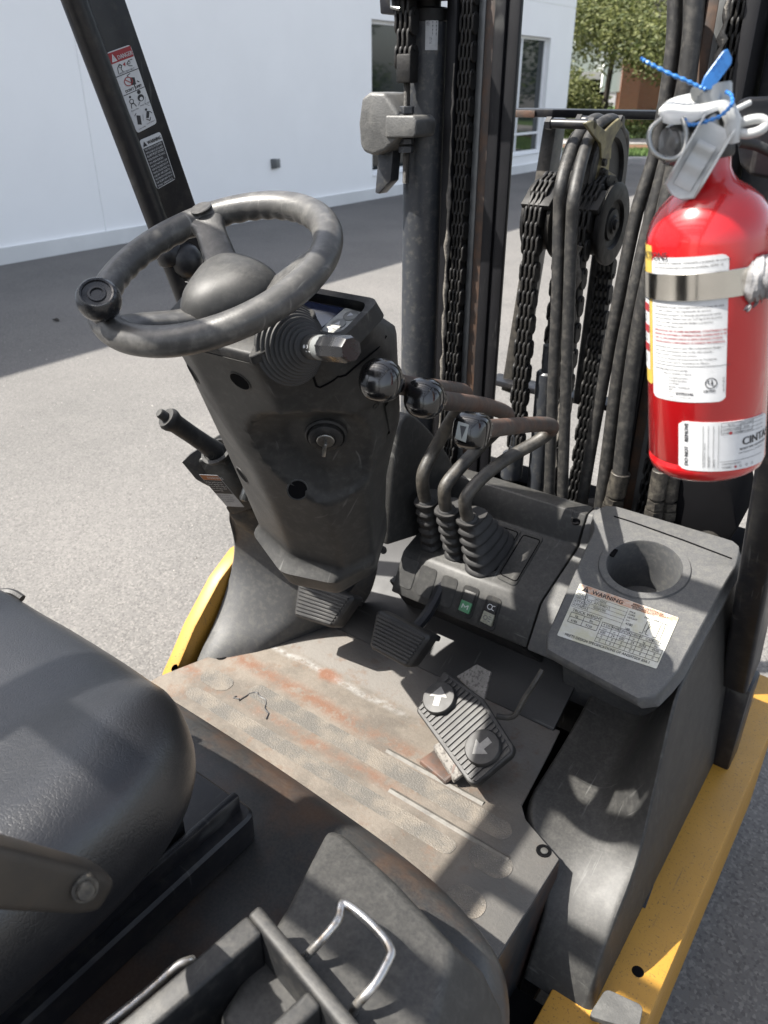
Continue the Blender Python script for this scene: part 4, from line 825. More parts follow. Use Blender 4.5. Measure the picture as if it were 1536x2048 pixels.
# ---- front pillars of the overhead guard
def pillar(sx):
    pr_ = empty('front_pillar'); pr_.parent = truck
    if sx < 0:
        r0, r1 = V((-0.5000,0.8327,1.8258)), V((-0.5000,0.9355,1.4851)); u = (r1 - r0).normalized()
        f = V((0, -u.z, u.y)); f = f if f.y > 0 else -f
        foot = r1 + u * ((r1.z - .55) / -u.z)
        top = r0 - u * .19
        m = MB(); m.tube([top, r1, foot], .0195, 20); m.build('pillar_tube', blackpaint, pr_)
        e0, e1 = top + f * .012, r1 + u * .12 + f * .012; wd = .078
        m = MB(); m.hexa([e0, e0 + f * wd, e1 + f * (wd + .006), e1], [p + V((-.045, 0, 0)) for p in (e0, e0 + f * wd, e1 + f * (wd + .006), e1)], .004); m.build('pillar_plate', blackpaint, pr_)
        c = V((-0.5000,0.9513,1.4311)); m = MB(); m.cyl(c - u * .014, c + u * .016, .0245, 24, bev=.003)
        c2 = V((-0.4850,0.9753,1.4186)); rr = [(.0003, -.03), (.016, -.027), (.026, -.018), (.031, -.004), (.031, .008), (.026, .022), (.016, .030), (.0003, .033)]; m.lathe(rr, c2, u, 24); m.tube([c, c2], .02, 14); m.build('pillar_clamp', blackpaint, pr_, smooth=60)
        return pr_, u, f
    a, b = V((.55, 1.355, .655)), V((.55, 1.139, 1.196)); u = (a - b).normalized(); f = V((0, -u.z, u.y)); f = f if f.y > 0 else -f
    t2 = V((.55, .82, 2.0))
    m = MB(); m.loft([[p + V((-.030, 0, 0)), p + V((.02, 0, 0)), p + V((.02, 0, 0)) + f * .095, p + V((-.03, 0, 0)) + f * .095] for p in (a + f * .0, b, t2)], bev=.008, seg=3); m.build('pillar_plate', blackpaint, pr_)
    m = MB(); m.box(a + V((0, .06, -.11)), (.05, .08, .22), bev=.006); m.build('pillar_foot', blackpaint, pr_)
    return pr_, u, f
pil, pu, pf = pillar(-1); pilr, _, _ = pillar(1); pil['label'] = 'left front pillar carrying two stickers'; pilr['label'] = 'right front pillar standing on the yellow frame'
def sticker(TL, TR, BR, BL, name, mt, rad=.006):
    q = [V(p) for p in (TL, TR, BR, BL)]; q = [p + V((.0012, 0, 0)) for p in q]
    m = MB(); m.plate(q, .0007, .0002, rad); return m.build(name, mt, pil), q
s1, q1 = sticker((-0.5000,0.8778,1.7465), (-0.5000,0.9259,1.7596), (-0.5000,0.9601,1.6456), (-0.5000,0.9158,1.6312), 'danger_sticker', white_l)
f = quadmap(*q1, 50, 165, .0009)
ink('red_header', [('p', [(1, 142), (49, 142), (49, 163), (1, 163)])], f, red_l, s1)
f = quadmap(*q1, 50, 165, .0012)
ink('lettering', [('f', 'DANGER', 17, 146, 8.5, 31, .25), ('p', [(4, 145), (15, 145), (9.5, 160)])], f, white_l, s1)
it = [('f', "DON'T JUMP!", 8, 82, 5.8, 36, .2), ('f', 'FASTEN SEAT BELT', 8, 119, 3.4, 34), ('l', [(1, 117), (49, 117)], 1.4), ('l', [(1, 79), (49, 79)], 1.4), ('t', 'Brace feet', 5, 44, 3), ('t', 'Hold on tight', 27, 46, 3), ('t', 'Lean away', 6, 5, 3), ('t', 'from impact', 27, 7, 3), ('t', '!', 8.6, 147, 8)]
it += [('l', [(8, 122), (10, 132), (16, 138), (20, 134), (16, 128), (18, 122)], 1.2), ('l', [(44, 138), (36, 138), (30, 133), (34, 128), (40, 126)], 1.2), ('c', 16, 133, 3, 1), ('c', 35, 134, 3, 1)]
it += [('p', [(24, 92), (34, 90), (36, 104), (27, 107)]), ('l', [(26, 107), (22, 112), (30, 114)], 1.3), ('l', [(38, 96), (42, 92)], 2), ('l', [(30, 86), (30, 91)], 2)]
it += [('c', 13, 72, 2.4, 3), ('c', 13, 63, 5, 1.4), ('l', [(8, 50), (10, 58), (16, 58), (19, 50)], 1.6), ('c', 34, 74, 4, 5), ('c', 34, 62, 7, 7), ('l', [(28, 55), (24, 50)], 1.4)]
it += [('p', [(8, 16), (16, 12), (20, 30), (12, 34)]), ('l', [(8, 34), (13, 38)], 1.4), ('c', 36, 36, 2.6, 3), ('p', [(30, 20), (36, 18), (42, 30), (36, 33)]), ('l', [(30, 18), (36, 12), (40, 18)], 1.6), ('l', [(42, 30), (46, 24)], 1.6), ('l', [(26, 30), (22, 18)], .6), ('l', [(44, 60), (38, 48), (46, 40)], .6)]
ink('pictograms', it, f, dark_l, s1)
ink('prohibition_mark', [('c', 21, 101, 9, 1.6), ('l', [(15, 107), (27, 95)], 1.6), ('p', [(22, 135), (28, 138), (26, 130)])], quadmap(*q1, 50, 165, .0014), red_l, s1)
ink('wheel_mark', [('c', 34, 60, 3.6, 4)], quadmap(*q1, 50, 165, .0015), white_l, s1)
s2, q2 = sticker((-0.5000,0.9179,1.6205), (-0.5000,0.9642,1.6324), (-0.5000,0.9855,1.5554), (-0.5000,0.9420,1.5417), 'warning_sticker', white_l, .005)
f = quadmap(*q2, 46, 110, .0009); ink('black_panel', [('p', [(1.5, 1.5), (44.5, 1.5), (44.5, 91), (1.5, 91)])], f, dark_l, s2)
f = quadmap(*q2, 46, 110, .0012)
ink('lettering', [('f', 'WARNING', 13.5, 95, 8, 30, .3), ('p', [(3, 94), (12, 94), (7.5, 105)])], f, dark_l, s2)
ink('lettering', [('f', t, 3.5, 85 - 7.4 * i, 4.3 if i != 2 else 5.6, 38) for i, t in enumerate(('THIS VEHICLE IS EQUIPPED', 'WITH A BACK-UP ALARM.', 'ALARM MUST SOUND!', 'WHEN OPERATING THIS VEHICLE', 'IN REVERSE.', 'FAILURE TO MAINTAIN A CLEAR', 'VIEW IN THE DIRECTION OF', 'TRAVEL COULD RESULT IN', 'INJURY OR DEATH.', 'THE OPERATOR IS RESPONSIBLE', 'FOR THE SAFE OPERATION OF'))] + [('t', 'THIS VEHICLE.', 3.5, 3.4, 4.3)], f, white_l, s2)
og = empty('overhead_guard'); og.parent = truck
for x in (-.52, .56): m = MB(); m.box((x, .02, 2.005), (.06, 1.48, .05), bev=.008); m.build('roof_rail', blackpaint, og)
for y in (.70, .49, .28, .07, -.14, -.35, -.60): m = MB(); m.box((.02, y, 2.008), (1.04, .035 if y < .69 else .06, .04), bev=.005); m.build('roof_bar', blackpaint, og)
for x in (-.50, .50): m = MB(); m.box((x, -.66, 1.27), (.07, .07, 1.46), bev=.008); m.build('rear_post', blackpaint, og)

# ---- mast
mast = empty('mast'); mast.parent = truck
for sx in (-1, 1):
    X = lambda a, b: (sx * (a + b) / 2 + (.05 if sx > 0 else 0), abs(b - a))
    def rail(a, b, y0, y1, nm, mt, bev=.002): c_, w_ = X(a, b); m = MB(); m.box((c_, (y0 + y1) / 2, 1.35), (w_, y1 - y0, 2.2), bev=bev); return m.build(nm, mt, mast)
    rail(.238, .262, 1.49, 1.66, 'outer_rail', railblack, .004); rail(.20, .240, 1.56, 1.585, 'outer_rail_web', railblack)
    rail(.190, .205, 1.515, 1.53, 'rail_strip', barerail); rail(.170, .190, 1.517, 1.53, 'rail_wear_face', oldrail)
    rail(.145, .170, 1.512, 1.532, 'inner_rail', railblack, .004); rail(.118, .145, 1.518, 1.532, 'inner_rail', railblack, .004); rail(.20, .215, 1.59, 1.66, 'inner_rail', railblack, .003)
cy = MB(); cy.cyl((-.314, 1.50, .45), (-.314, 1.50, 1.815), .0425, 32); cyl_ = cy.build('lift_cylinder', mastgrey, mast)
m = MB(); m.cyl((-.314, 1.5, 1.81), (-.314, 1.5, 1.835), .0445, 28, bev=.003); m.cyl((-.314, 1.5, 1.83), (-.314, 1.5, 2.2), .028, 20); m.box((-.30, 1.46, 1.852), (.10, .12, .012), bev=.003); m.build('cylinder_gland', greasy, mast)
a0 = [V(p) for p in ((-0.2771,1.4620,1.8215), (-0.2521,1.4620,1.8188), (-0.2531,1.4620,1.7628), (-0.2785,1.4620,1.7642))]
def cymap(P): d = V((P.x + .314, P.y - 1.5, 0)).normalized(); return V((-.314, 1.5, P.z)) + d * .0428
t0 = math.radians(-45)
m = MB(); rg = []
zt, zb_ = a0[0].z, a0[2].z
for k in range(9): th = R(-58 + 34 * k / 8); rg.append([V((-.314 + math.cos(th) * r_, 1.5 + math.sin(th) * r_, z_)) for r_, z_ in ((.0426, zt), (.0432, zt), (.0432, zb_), (.0426, zb_))])
m.loft(rg); bl = m.build('barcode_label', silver_l, mast)
fb = lambda x, y: V((-.314 + math.cos(R(-58 + 34 * y)) * .0434, 1.5 + math.sin(R(-58 + 34 * y)) * .0434, zt + (zb_ - zt) * x))
ink('lettering', [('t', '2107601', .04, .05, .26, 0, 0, .22), ('t', '171116', .62, .30, .22, 0, 0, .22)] + [('r', .05 + .035 * i, .5, .05 + .035 * i + (.008, .02, .013)[i % 3], .9) for i in range(16)], fb, dark_l, bl)
m = MB(); m.tube([(-.246, 1.486, 1.64 - .05 * i) if False else (-.2355 + .0012 * math.sin(i * 2.1), 1.482 + .001 * math.cos(i * 3.3), 1.74 - .017 * i) for i in range(56)], [(.0016 if i < 12 else .0042) * (1 + .5 * math.sin(i * 5.1 + .7 * math.sin(i * 1.9))) for i in range(56)], 7); m.build('grease_bead', caked, mast, smooth=60)
m = MB(); m.tube([(.266 + .0014 * math.sin(i * 2.1), 1.478, 1.86 - .0105 * i) for i in range(34)], [.0062 * (1 + .6 * math.sin(i * 4.3 + math.sin(i * 1.7))) for i in range(34)], 7); m.build('grease_bead', caked, mast, smooth=60)
# chains: every link is a piece
def link_mesh(nm, xs, tk, mt):
    m = MB(); L_ = .0145; r_ = .0115
    pr2 = []
    for k, (cz, a0_) in enumerate(((L_ / 2, 0), (-L_ / 2, math.pi))):
        for i in range(7): a = a0_ + math.pi * i / 6; pr2.append((math.cos(a) * r_, cz + math.sin(a) * r_))
        pr2.append(((-1 if k == 0 else 1) * r_ * .93, 0))
    for x in xs: m.prism([(x - tk / 2, y, z) for y, z in pr2], (tk, 0, 0), .0008, 1)
    m.cyl((min(xs) - .004, 0, L_ / 2 + .0045), (max(xs) + .004, 0, L_ / 2 + .0045), .004, 8)
    o = m.build(nm, mt, None); return o
lk = [link_mesh('chain_link', (-.0135, -.0045, .0045, .0135), .0046, greasy), link_mesh('chain_link', (-.009, 0, .009), .0046, greasy)]
used = [False, False]
def chain(name, path, sc_=1., lab=None):
    ch = empty(name); ch.parent = truck
    P = [V(p) for p in path]; cum = [0]
    for a, b in zip(P[:-1], P[1:]): cum.append(cum[-1] + (b - a).length)
    pitch = .0235 * sc_; n = int(cum[-1] / pitch)
    for i in range(n):
        s_ = i * pitch + pitch / 2; k = max(j for j in range(len(cum) - 1) if cum[j] <= s_); t = (s_ - cum[k]) / (cum[k + 1] - cum[k])
        p = P[k].lerp(P[k + 1], t); z_ = (P[k] - P[k + 1]).normalized(); x_ = V((1, 0, 0)); y_ = z_.cross(x_).normalized(); x_ = y_.cross(z_)
        M = Matrix((x_, y_, z_)).transposed().to_4x4(); M = Matrix.Translation(p) @ M @ Matrix.Scale(sc_, 4)
        if used[i % 2]: copy_to(lk[i % 2], ch, M)
        else: lk[i % 2].parent = ch; lk[i % 2].matrix_local = M; used[i % 2] = True
    if lab: ch['label'] = lab
    return ch
def arcpath(c, r_, a0_, a1_, n=10): return [(c[0], c[1] + math.cos(lerp(a0_, a1_, i / n)) * r_, c[2] + math.sin(lerp(a0_, a1_, i / n)) * r_) for i in range(n + 1)]
chain('lift_chain', [(-.219, 1.505, 2.1), (-.219, 1.505, .75)], 1.0, 'chain in the channel of the left mast rail')
chain('lift_chain', [(.272, 1.505, 2.1), (.272, 1.505, .75)], 1.0, 'chain in the channel of the right mast rail')
AX, AY = (-0.3121,1.4300,1.7202)[0], 1.43
ztop = (-0.3121,1.4300,1.7202)[2]
chain('lift_chain', [(AX, AY, 2.0), (AX, AY, ztop)], 1.25, 'chain ending at the cast anchor bracket')
CW = V((0.1050,1.5284,1.4675)); wr = .064
for xo, nm, lab in ((.078, 'right', 'chain running over the right chain wheel'), (-.022, 'left', 'chain running over the left chain wheel')):
    c = (xo, CW.y, CW.z)
    back = [(xo, CW.y + wr, .6)]; frontp = [(xo, CW.y - wr, .95 if nm == 'left' else .6)]
    path = [(xo, CW.y + wr + .01, .62)] + arcpath(c, wr + .010, 0, math.pi, 12) + frontp
    chain('lift_chain', path, 1.12, lab)
    wl = empty('chain_wheel'); wl.parent = truck; wl['label'] = nm + ' chain wheel of the mast'
    m = MB(); ax0 = V((xo - .030, CW.y, CW.z)); m.lathe([(.02, 0), (wr + .010, 0), (wr + .010, .006), (wr - .005, .010), (wr - .005, .050), (wr + .010, .054), (wr + .012, .062), (wr + .008, .064), (wr - .018, .064), (wr - .022, .058), (.030, .056), (.028, .061), (.018, .062), (.015, .066), (.0003, .066)], ax0, (1, 0, 0), 40); m.build('wheel_disc', greasy, wl)
    m = MB(); m.cyl(ax0 + V((.06, 0, 0)), ax0 + V((.07, 0, 0)), .010, 12, bev=.002); m.build('wheel_pin', greasy, wl)
m = MB(); m.tube([(.084 - .004 * math.sin(i), CW.y - wr - .021, CW.z - .03 - .0125 * i) for i in range(44)], [.006 * (1 + .55 * math.sin(i * 4.1 + math.sin(i))) * (1 if i < 12 else .65) for i in range(44)], 7); m.build('grease_bead', caked, mast, smooth=60)
m = MB()
for x in (-.02, .078): m.box((x, CW.y - .058, CW.z + .045), (.06, .05, .012), Matrix.Rotation(R(38), 3, 'X'), .002)
m.box((.028, CW.y, CW.z), (.05, .06, .09), bev=.004); m.build('chain_guard', fit_m if 0 else castgrey if 0 else greasy, mast)
# hose sheave with its yellow zinc bracket
HS = V((0.0450,1.5709,1.5488)); hr = .088
m = MB(); m.lathe([(.02, -.042), (hr - .004, -.042), (hr, -.038), (hr - .008, -.03), (hr - .008, .018), (hr, .024), (hr - .004, .028), (hr - .02, .028), (hr - .024, .020), (.02, .018), (.0003, .018)], HS, (1, 0, 0), 40); m.build('hose_sheave', rubber, mast)
bx_ = .076
yb = [(0.0760,1.4213,1.6439), (0.0760,1.4561,1.6484), (0.0760,1.4880,1.6379), (0.0760,1.5184,1.6287), (0.0760,1.5516,1.6409), (0.0760,1.5777,1.6485), (0.0760,1.5990,1.6378), (0.0760,1.5688,1.6201), (0.0760,1.5554,1.6037), (0.0760,1.5592,1.5794), (0.0760,1.5133,1.5821), (0.0760,1.5025,1.6079), (0.0760,1.4664,1.6225)]
m = MB(); m.prism(yb, (-.006, 0, 0), .0012, 1); yk = m.build('fork_bracket', olive, mast)
m = MB(); m.prism([(0.0730,1.5077,1.5857), (0.0730,1.5605,1.5826), (0.0730,1.5644,1.5579), (0.0730,1.6026,1.5480), (0.0730,1.5961,1.5102), (0.0730,1.4995,1.5102), (0.0730,1.5037,1.5553)], (-.006, 0, 0), .0012, 1); m.build('bracket_plate', olive, mast)
m = MB(); p = V((0.0750,1.5266,1.5563)); m.lathe([(.011, -.004), (.011, .004), (.008, .005), (.008, .010), (.0003, .011)], p, (1, 0, 0), 6); p = V((0.0750,1.5249,1.5754)); m.cyl(p, p + V((.006, 0, 0)), .007, 6); m.build('bracket_bolt', greasy, mast)
m = MB()
for px_ in ((0.0700,1.4657,1.6409), (0.0700,1.5976,1.6420)):
    m = MB(); p = V(px_); m.cyl(p + V((-.085, 0, 0)), p + V((.006, 0, 0)), .0085, 14, bev=.001); m.lathe([(.0115, 0), (.0115, .010)], p + V((-.006, 0, 0)), (1, 0, 0), 6); m.lathe([(.0115, 0), (.0115, .010)], p + V((-.088, 0, 0)), (1, 0, 0), 6); m.build('spacer_bolt', blackpaint, mast)
pass
# hoses
def hose(pts, r_, mt=hose_m, fit=None):
    h = MB(); h.tube(spline(pts, 6), r_, 14); o = h.build('hydraulic_hose', mt, truck)
    if fit:
        a, b = V(fit[0]), V(fit[1]); d = (b - a); m = MB()
        m.cyl(a, a + d * .42, r_ * 1.32, 16, bev=.001); L_ = d.length
        for t0_, t1_, k in ((.46, .58, 1.45), (.60, .74, 1.6), (.78, .92, 1.45)): m.lathe([(r_ * k, 0), (r_ * k, L_ * (t1_ - t0_))], a + d * t0_, d, 6)
        m.cyl(a + d * .4, b, r_ * .95, 12); m.build('hose_fitting', fit_m, o)
    return o
hose([(.03, HS.y + .09, HS.z - .5), (.03, HS.y + .094, HS.z), (.03, HS.y + .06, HS.z + .075), (.03, HS.y, HS.z + .096), (.028, HS.y - .068, HS.z + .068), (0.0442,1.4200,1.5515), (0.0486,1.4150,1.4838), (0.0636,1.4100,1.3402), (0.0768,1.4100,1.1402), (0.0953,1.4100,0.8916)], .0115)
hose([(.062, HS.y + .09, HS.z - .5), (.058, HS.y + .094, HS.z), (.058, HS.y + .06, HS.z + .075), (.058, HS.y, HS.z + .096), (.052, HS.y - .068, HS.z + .068), (0.0737,1.4150,1.5369), (0.0776,1.4100,1.4695), (0.0881,1.4100,1.3437), (0.1047,1.4100,1.1464), (0.1260,1.4100,0.9015)], .0115)
hose([(0.1774,1.4700,1.8618), (0.1928,1.4700,1.7527), (0.1906,1.4700,1.6040), (0.1757,1.4600,1.4979), (0.1679,1.4500,1.3191), (0.1623,1.4500,1.1892), (0.1564,1.4500,1.0462), (0.1522,1.4500,0.8802)], .0120)
hose([(0.2084,1.4600,1.8589), (0.2256,1.4600,1.7379), (0.2164,1.4600,1.6055), (0.2045,1.4500,1.4677), (0.1996,1.4400,1.3538), (0.1934,1.4400,1.2285), (0.1954,1.4400,1.0611), (0.1975,1.4400,0.8995)], .0130)
hose([(0.2172,1.4500,1.8575), (0.2267,1.4500,1.7786), (0.2340,1.4500,1.6067), (0.2292,1.4400,1.4713), (0.2251,1.4300,1.3594), (0.2229,1.4300,1.2368), (0.2287,1.4300,1.0625), (0.2317,1.4300,1.0079)], .0150, hose_m, ((0.2329,1.4300,1.0138), (0.2234,1.4300,0.8884)))
hose([(0.2877,1.4300,1.5182), (0.2946,1.4300,1.4039), (0.2997,1.4200,1.2823), (0.3126,1.4100,1.1127), (0.3192,1.4000,1.0502)], .0125, hose_m, ((0.3184,1.4000,1.0553), (0.3204,1.4000,0.9142)))
hose([(0.3008,1.4500,1.5172), (0.3103,1.4500,1.4025), (0.3170,1.4400,1.2805), (0.3309,1.4300,1.0897), (0.3361,1.4200,1.0420)], .0125, hose_m, ((0.3357,1.4200,1.0441), (0.3414,1.4200,0.9156)))
m = MB(); m.cyl((0.0240,1.4900,1.1697), (0.0290,1.4900,0.8485), .024, 24, bev=.004); m.cyl((0.0240,1.4900,1.1697), (0.0224,1.4900,1.2257), .014, 16); m.build('free_lift_cylinder', mastgrey, truck)
m = MB(); m.cyl((-0.0253,1.4600,1.0228), (-0.0263,1.4600,0.9776), .009, 12); m.cyl((-0.0251,1.4600,0.9779), (-0.0259,1.4600,0.9151), .024, 20, bev=.003); m.build('chain_anchor_block', mastgrey, truck)
m = MB(); m.hexa([(0.2478,1.5500,0.9955), (0.2756,1.5500,0.9974), (0.2790,1.5500,0.8207), (0.2335,1.5500,0.8178)], [(p[0], p[1] + .02, p[2]) for p in ((0.2478,1.5500,0.9955), (0.2756,1.5500,0.9974), (0.2790,1.5500,0.8207), (0.2335,1.5500,0.8178))], .002); m.build('mast_brace', barerail, truck)
m = MB(); m.box((.37, 1.60, 1.35), (.10, .12, 2.2), bev=.006); m.build('outer_rail', blackpaint, mast)
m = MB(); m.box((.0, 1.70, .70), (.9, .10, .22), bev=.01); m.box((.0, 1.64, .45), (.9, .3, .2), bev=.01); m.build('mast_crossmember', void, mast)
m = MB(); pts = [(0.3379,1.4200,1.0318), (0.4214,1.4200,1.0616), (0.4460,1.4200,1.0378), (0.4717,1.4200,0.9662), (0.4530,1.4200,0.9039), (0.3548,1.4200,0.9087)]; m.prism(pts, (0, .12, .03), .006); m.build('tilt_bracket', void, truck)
m = MB(); m.cyl((0.4297,1.3800,0.9152), (0.4237,1.5000,0.9359), .026, 20, bev=.003); m.build('tilt_cylinder', greasy, truck)
# load frame ahead of the mast
m = MB(); A, B_ = V((-0.2649,1.8000,1.6468)), V((0.0940,1.8000,1.6506)); m.box(((A.x + B_.x) / 2, 1.80, (A.z + B_.z) / 2), (B_.x - A.x, .10, .016), bev=.002); lf = m.build('load_frame_bar', blackpaint, truck)
m = MB(); m.box((A.x + .035, 1.748, A.z), (.085, .004, .0145), bev=.001); m.build('rusty_edge', rust_rod, lf)
m = MB(); m.hexa([(-0.1897,1.8000,1.6319), (-0.1577,1.8000,1.6325), (-0.2042,1.8000,0.9753), (-0.2472,1.8000,0.9802)], [(p[0], p[1] + .05, p[2]) for p in ((-0.1897,1.8000,1.6319), (-0.1577,1.8000,1.6325), (-0.2042,1.8000,0.9753), (-0.2472,1.8000,0.9802))], .002); m.build('load_frame_upright', castgrey if 0 else rod_grey, truck)
m = MB(); A, B_ = V((-0.2730,1.8000,0.9746)), V((0.1535,1.8000,1.0408)); m.box(((A.x + B_.x) / 2, 1.80, (A.z + B_.z) / 2), (B_.x - A.x, .06, .015), bev=.002); m.build('load_frame_bar', blackpaint, truck)
# cast chain anchor on the left cylinder
ab = empty('chain_anchor'); ab.parent = truck
y0 = 1.40
body = [(-0.4014,1.4000,1.6800), (-0.3809,1.4000,1.6908), (-0.3435,1.4000,1.6900), (-0.3079,1.4000,1.6528), (-0.3074,1.4000,1.6083), (-0.3410,1.4000,1.5843), (-0.3731,1.4000,1.5746), (-0.3979,1.4000,1.5811), (-0.4069,1.4000,1.5939), (-0.4101,1.4000,1.6329)]
m = MB(); m.prism(body, (0, .085, 0), .012, 3); p = V((-0.2894,1.4000,1.6312)); lg = [V((-0.3373,1.3950,1.6498)), V((-0.2696,1.3950,1.6510)), V((-0.2611,1.3950,1.6407)), V((-0.2629,1.3950,1.6170)), V((-0.2687,1.3950,1.6116)), V((-0.3373,1.3950,1.6094))]
m.prism(lg, (0, .07, 0), .007, 3); m.prism([(-0.3524,1.4020,1.6856), (-0.3401,1.4020,1.6839), (-0.3056,1.4020,1.6484), (-0.2911,1.4020,1.6443), (-0.2906,1.4020,1.6142), (-0.3076,1.4020,1.6091), (-0.3425,1.4020,1.5832), (-0.3617,1.4020,1.5824)], (0, .06, 0), .008, 3); m.build('anchor_casting', castgrey, ab, smooth=50)
m = MB(); m.prism([(-0.3802,1.4300,1.5840), (-0.3427,1.4300,1.5854), (-0.3488,1.4300,1.5259), (-0.3792,1.4300,1.4984), (-0.3900,1.4300,1.4997)], (0, .03, 0), .002); m.build('anchor_tang', mastgrey, ab)
rx, ry = V((-0.3094,1.4300,1.6297)).x, 1.43
zA, zB = V((-0.3108,1.4300,1.7133)).z, V((-0.3102,1.4300,1.5244)).z
m = MB(); pf_ = []; z = zB
while z < zA: pf_ += [(.0072, z - zB), (.0062, z - zB + .0011)]; z += .0022
m.lathe(pf_, (rx, ry, zB), (0, 0, 1), 14); m.build('threaded_rod', rod_grey, ab, smooth=0)
for pa_, pb_ in (((-0.3098,1.4300,1.6521), (-0.3100,1.4300,1.6663)), ((-0.3089,1.4300,1.5969), (-0.3091,1.4300,1.6088)), ((-0.3086,1.4300,1.5812), (-0.3088,1.4300,1.5951))):
    m = MB(); m.lathe([(.0135, 0), (.0155, .0015), (.0155, abs(pb_[2] - pa_[2]) - .0015), (.0135, abs(pb_[2] - pa_[2]))], (rx, ry, pa_[2]), (0, 0, 1), 6); m.build('hex_nut', mastgrey, ab)
m = MB(); zc = zA; m.box((rx, ry, zc + .018), (.034, .03, .05), bev=.004); m.build('chain_clevis', greasy, ab)
m = MB(); m.prism([(-0.3715,1.4200,1.8616), (-0.3154,1.4200,1.8586), (-0.3148,1.4200,1.8191), (-0.3680,1.4200,1.8229)], (0, .05, 0), .003); m.build('lamp_bracket', blackpaint, truck)
m = MB(); m.tube([(-0.3346,1.4100,1.8511), (-0.3333,1.4100,1.8321), (-0.3135,1.4100,1.8280)], .0035, 8); m.build('lamp_clip', steel, truck)
# housing on the right pillar
m = MB(); m.prism([(0.4808,0.8200,1.6872), (0.4875,0.8200,1.6920), (0.5212,0.8200,1.6930), (0.5369,0.8200,1.6247), (0.5062,0.8200,1.6283), (0.4947,0.8200,1.6370), (0.4850,0.8200,1.6648)], (.0, .07, .0), .006, 3); m.build('mirror_housing', blackpaint, truck)

# ================================================================== FIRE EXTINGUISHER
EB, ET = V((.54858, .69787, 1.39377)), V((.50673, .69086, 1.63869))
EW = (ET - EB).normalized(); EN = V((.2801, -.9597, .0204)); EN = (EN - EW * EN.dot(EW)).normalized(); EU = EW.cross(EN); EL = (ET - EB).length
EU = EW.cross(EN) if EW.cross(EN).x > 0 else EN.cross(EW)
ext = tag(empty('fire_extinguisher', EB), 'red fire extinguisher with white labels and white handle strapped beside the mast', 'fire extinguisher')
er = .0490
def loc(o):
    if o.parent == ext: o.matrix_parent_inverse = Matrix.Translation(-EB)
    return o
m = MB(); m.lathe([(.0003, .000), (.030, .000), (.041, .002), (.0465, .006), (er, .013), (er, .0165), (er - .0012, .018), (er - .0012, .0195), (er, .021), (er, EL - .048), (er - .0008, EL - .040), (er - .004, EL - .030), (er - .0105, EL - .020), (er - .019, EL - .012), (er - .028, EL - .006), (.0175, EL - .001), (.0155, EL + .004), (.0152, EL + .016)], EB, EW, 64); loc(m.build('cylinder', red, ext, smooth=60))
m = MB(); m.lathe([(.0165, 0), (.0178, .002), (.0178, .012), (.0165, .014), (.0162, .016)], EB + EW * (EL + .012), EW, 32); loc(m.build('collar', rubber, ext))
def onc(th, h, k=0.): return EB + EW * h + (EN * math.cos(th) + EU * math.sin(th)) * (er + k)
def curved(th0, th1, h0, h1, nm, mt, k=.0004, h2=None, h3=None):
    m = MB(); rg = []; n = 26; rr = 2.2
    for i in range(n + 1):
        t = i / n; th = lerp(th0, th1, t); a = lerp(h0, h2 if h2 is not None else h0, t); b = lerp(h1, h3 if h3 is not None else h1, t)
        c_ = .004 * (1 - min(1, min(t, 1 - t) * n / 2.)) ** 2 * .8
        rg.append([onc(th, a + c_), onc(th, a + c_, k), onc(th, b - c_, k), onc(th, b - c_)])
    m.loft(rg); return loc(m.build(nm, mt, ext))
hh = lambda y: (957 - y) / 587 * EL
lb = curved(R(-60), R(17), hh(775), hh(498), 'instruction_label', white_l)
def cm(th0, hb, k=.0007): return lambda x, y: onc(th0 + x / er, hb + y, k)
f = cm(R(-57), hh(775)); mm = .001
dk = [('f', t, 1.5 * mm, (112.5 - i * 3.5) * mm, 1.75 * mm, 64 * mm) for i, t in enumerate(('Los extintores se instalarán, mantendrán y probarán de acuerdo', 'con la norma nacional para extintores portátiles, NFPA 10.'))]
tx = ['INSPECCIÓN: Si la ubicación lo requiere, inspeccione de forma', 'mensual o con una frecuencia mayor. Revise para verificar la', 'ausencia de daños físicos o corrosión. Asegure la unidad está', 'completamente cargada cuando el indicador del calibre se', 'encuentra en el área verde. También verifique que el pasador', 'de seguridad y el precinto estén en su lugar.']
dk += [('f', t, 1.5 * mm, (103 - i * 3.1) * mm, 1.7 * mm, 63 * mm) for i, t in enumerate(tx)]
tx = ['inmediatamente recarga. Descargue totalmente antes de cada', 'uso. Lleve el extintor a una organización de servicio', 'autorizada para recargarlo. La descarga parcial puede vaciar', 'fugas en el extintor. Rellene solo con 2,27 kg (5 lb) de polvo', 'químico seco ABC multipropósito Badger y presurice', 'solamente con nitrógeno seco.']
dk += [('f', t, 1.5 * mm, (78 - i * 3.1) * mm, 1.7 * mm, 62 * mm) for i, t in enumerate(tx)]
tx = ['CONTENIDO: Polvo químico seco ABC multipropósito Badger /', 'sulfato, fosfato monoamónico, mica, arcilla, sílice amorfa /', 'nitrógeno irritante. Contenido bajo presión.', 'Cumple con los requisitos del Departamento de Transporte', 'de los Estados Unidos (DOT). Ensamblado en México.']
dk += [('f', t, 1.5 * mm, (45 - i * 3.1) * mm, 1.6 * mm, 63 * mm) for i, t in enumerate(tx)]
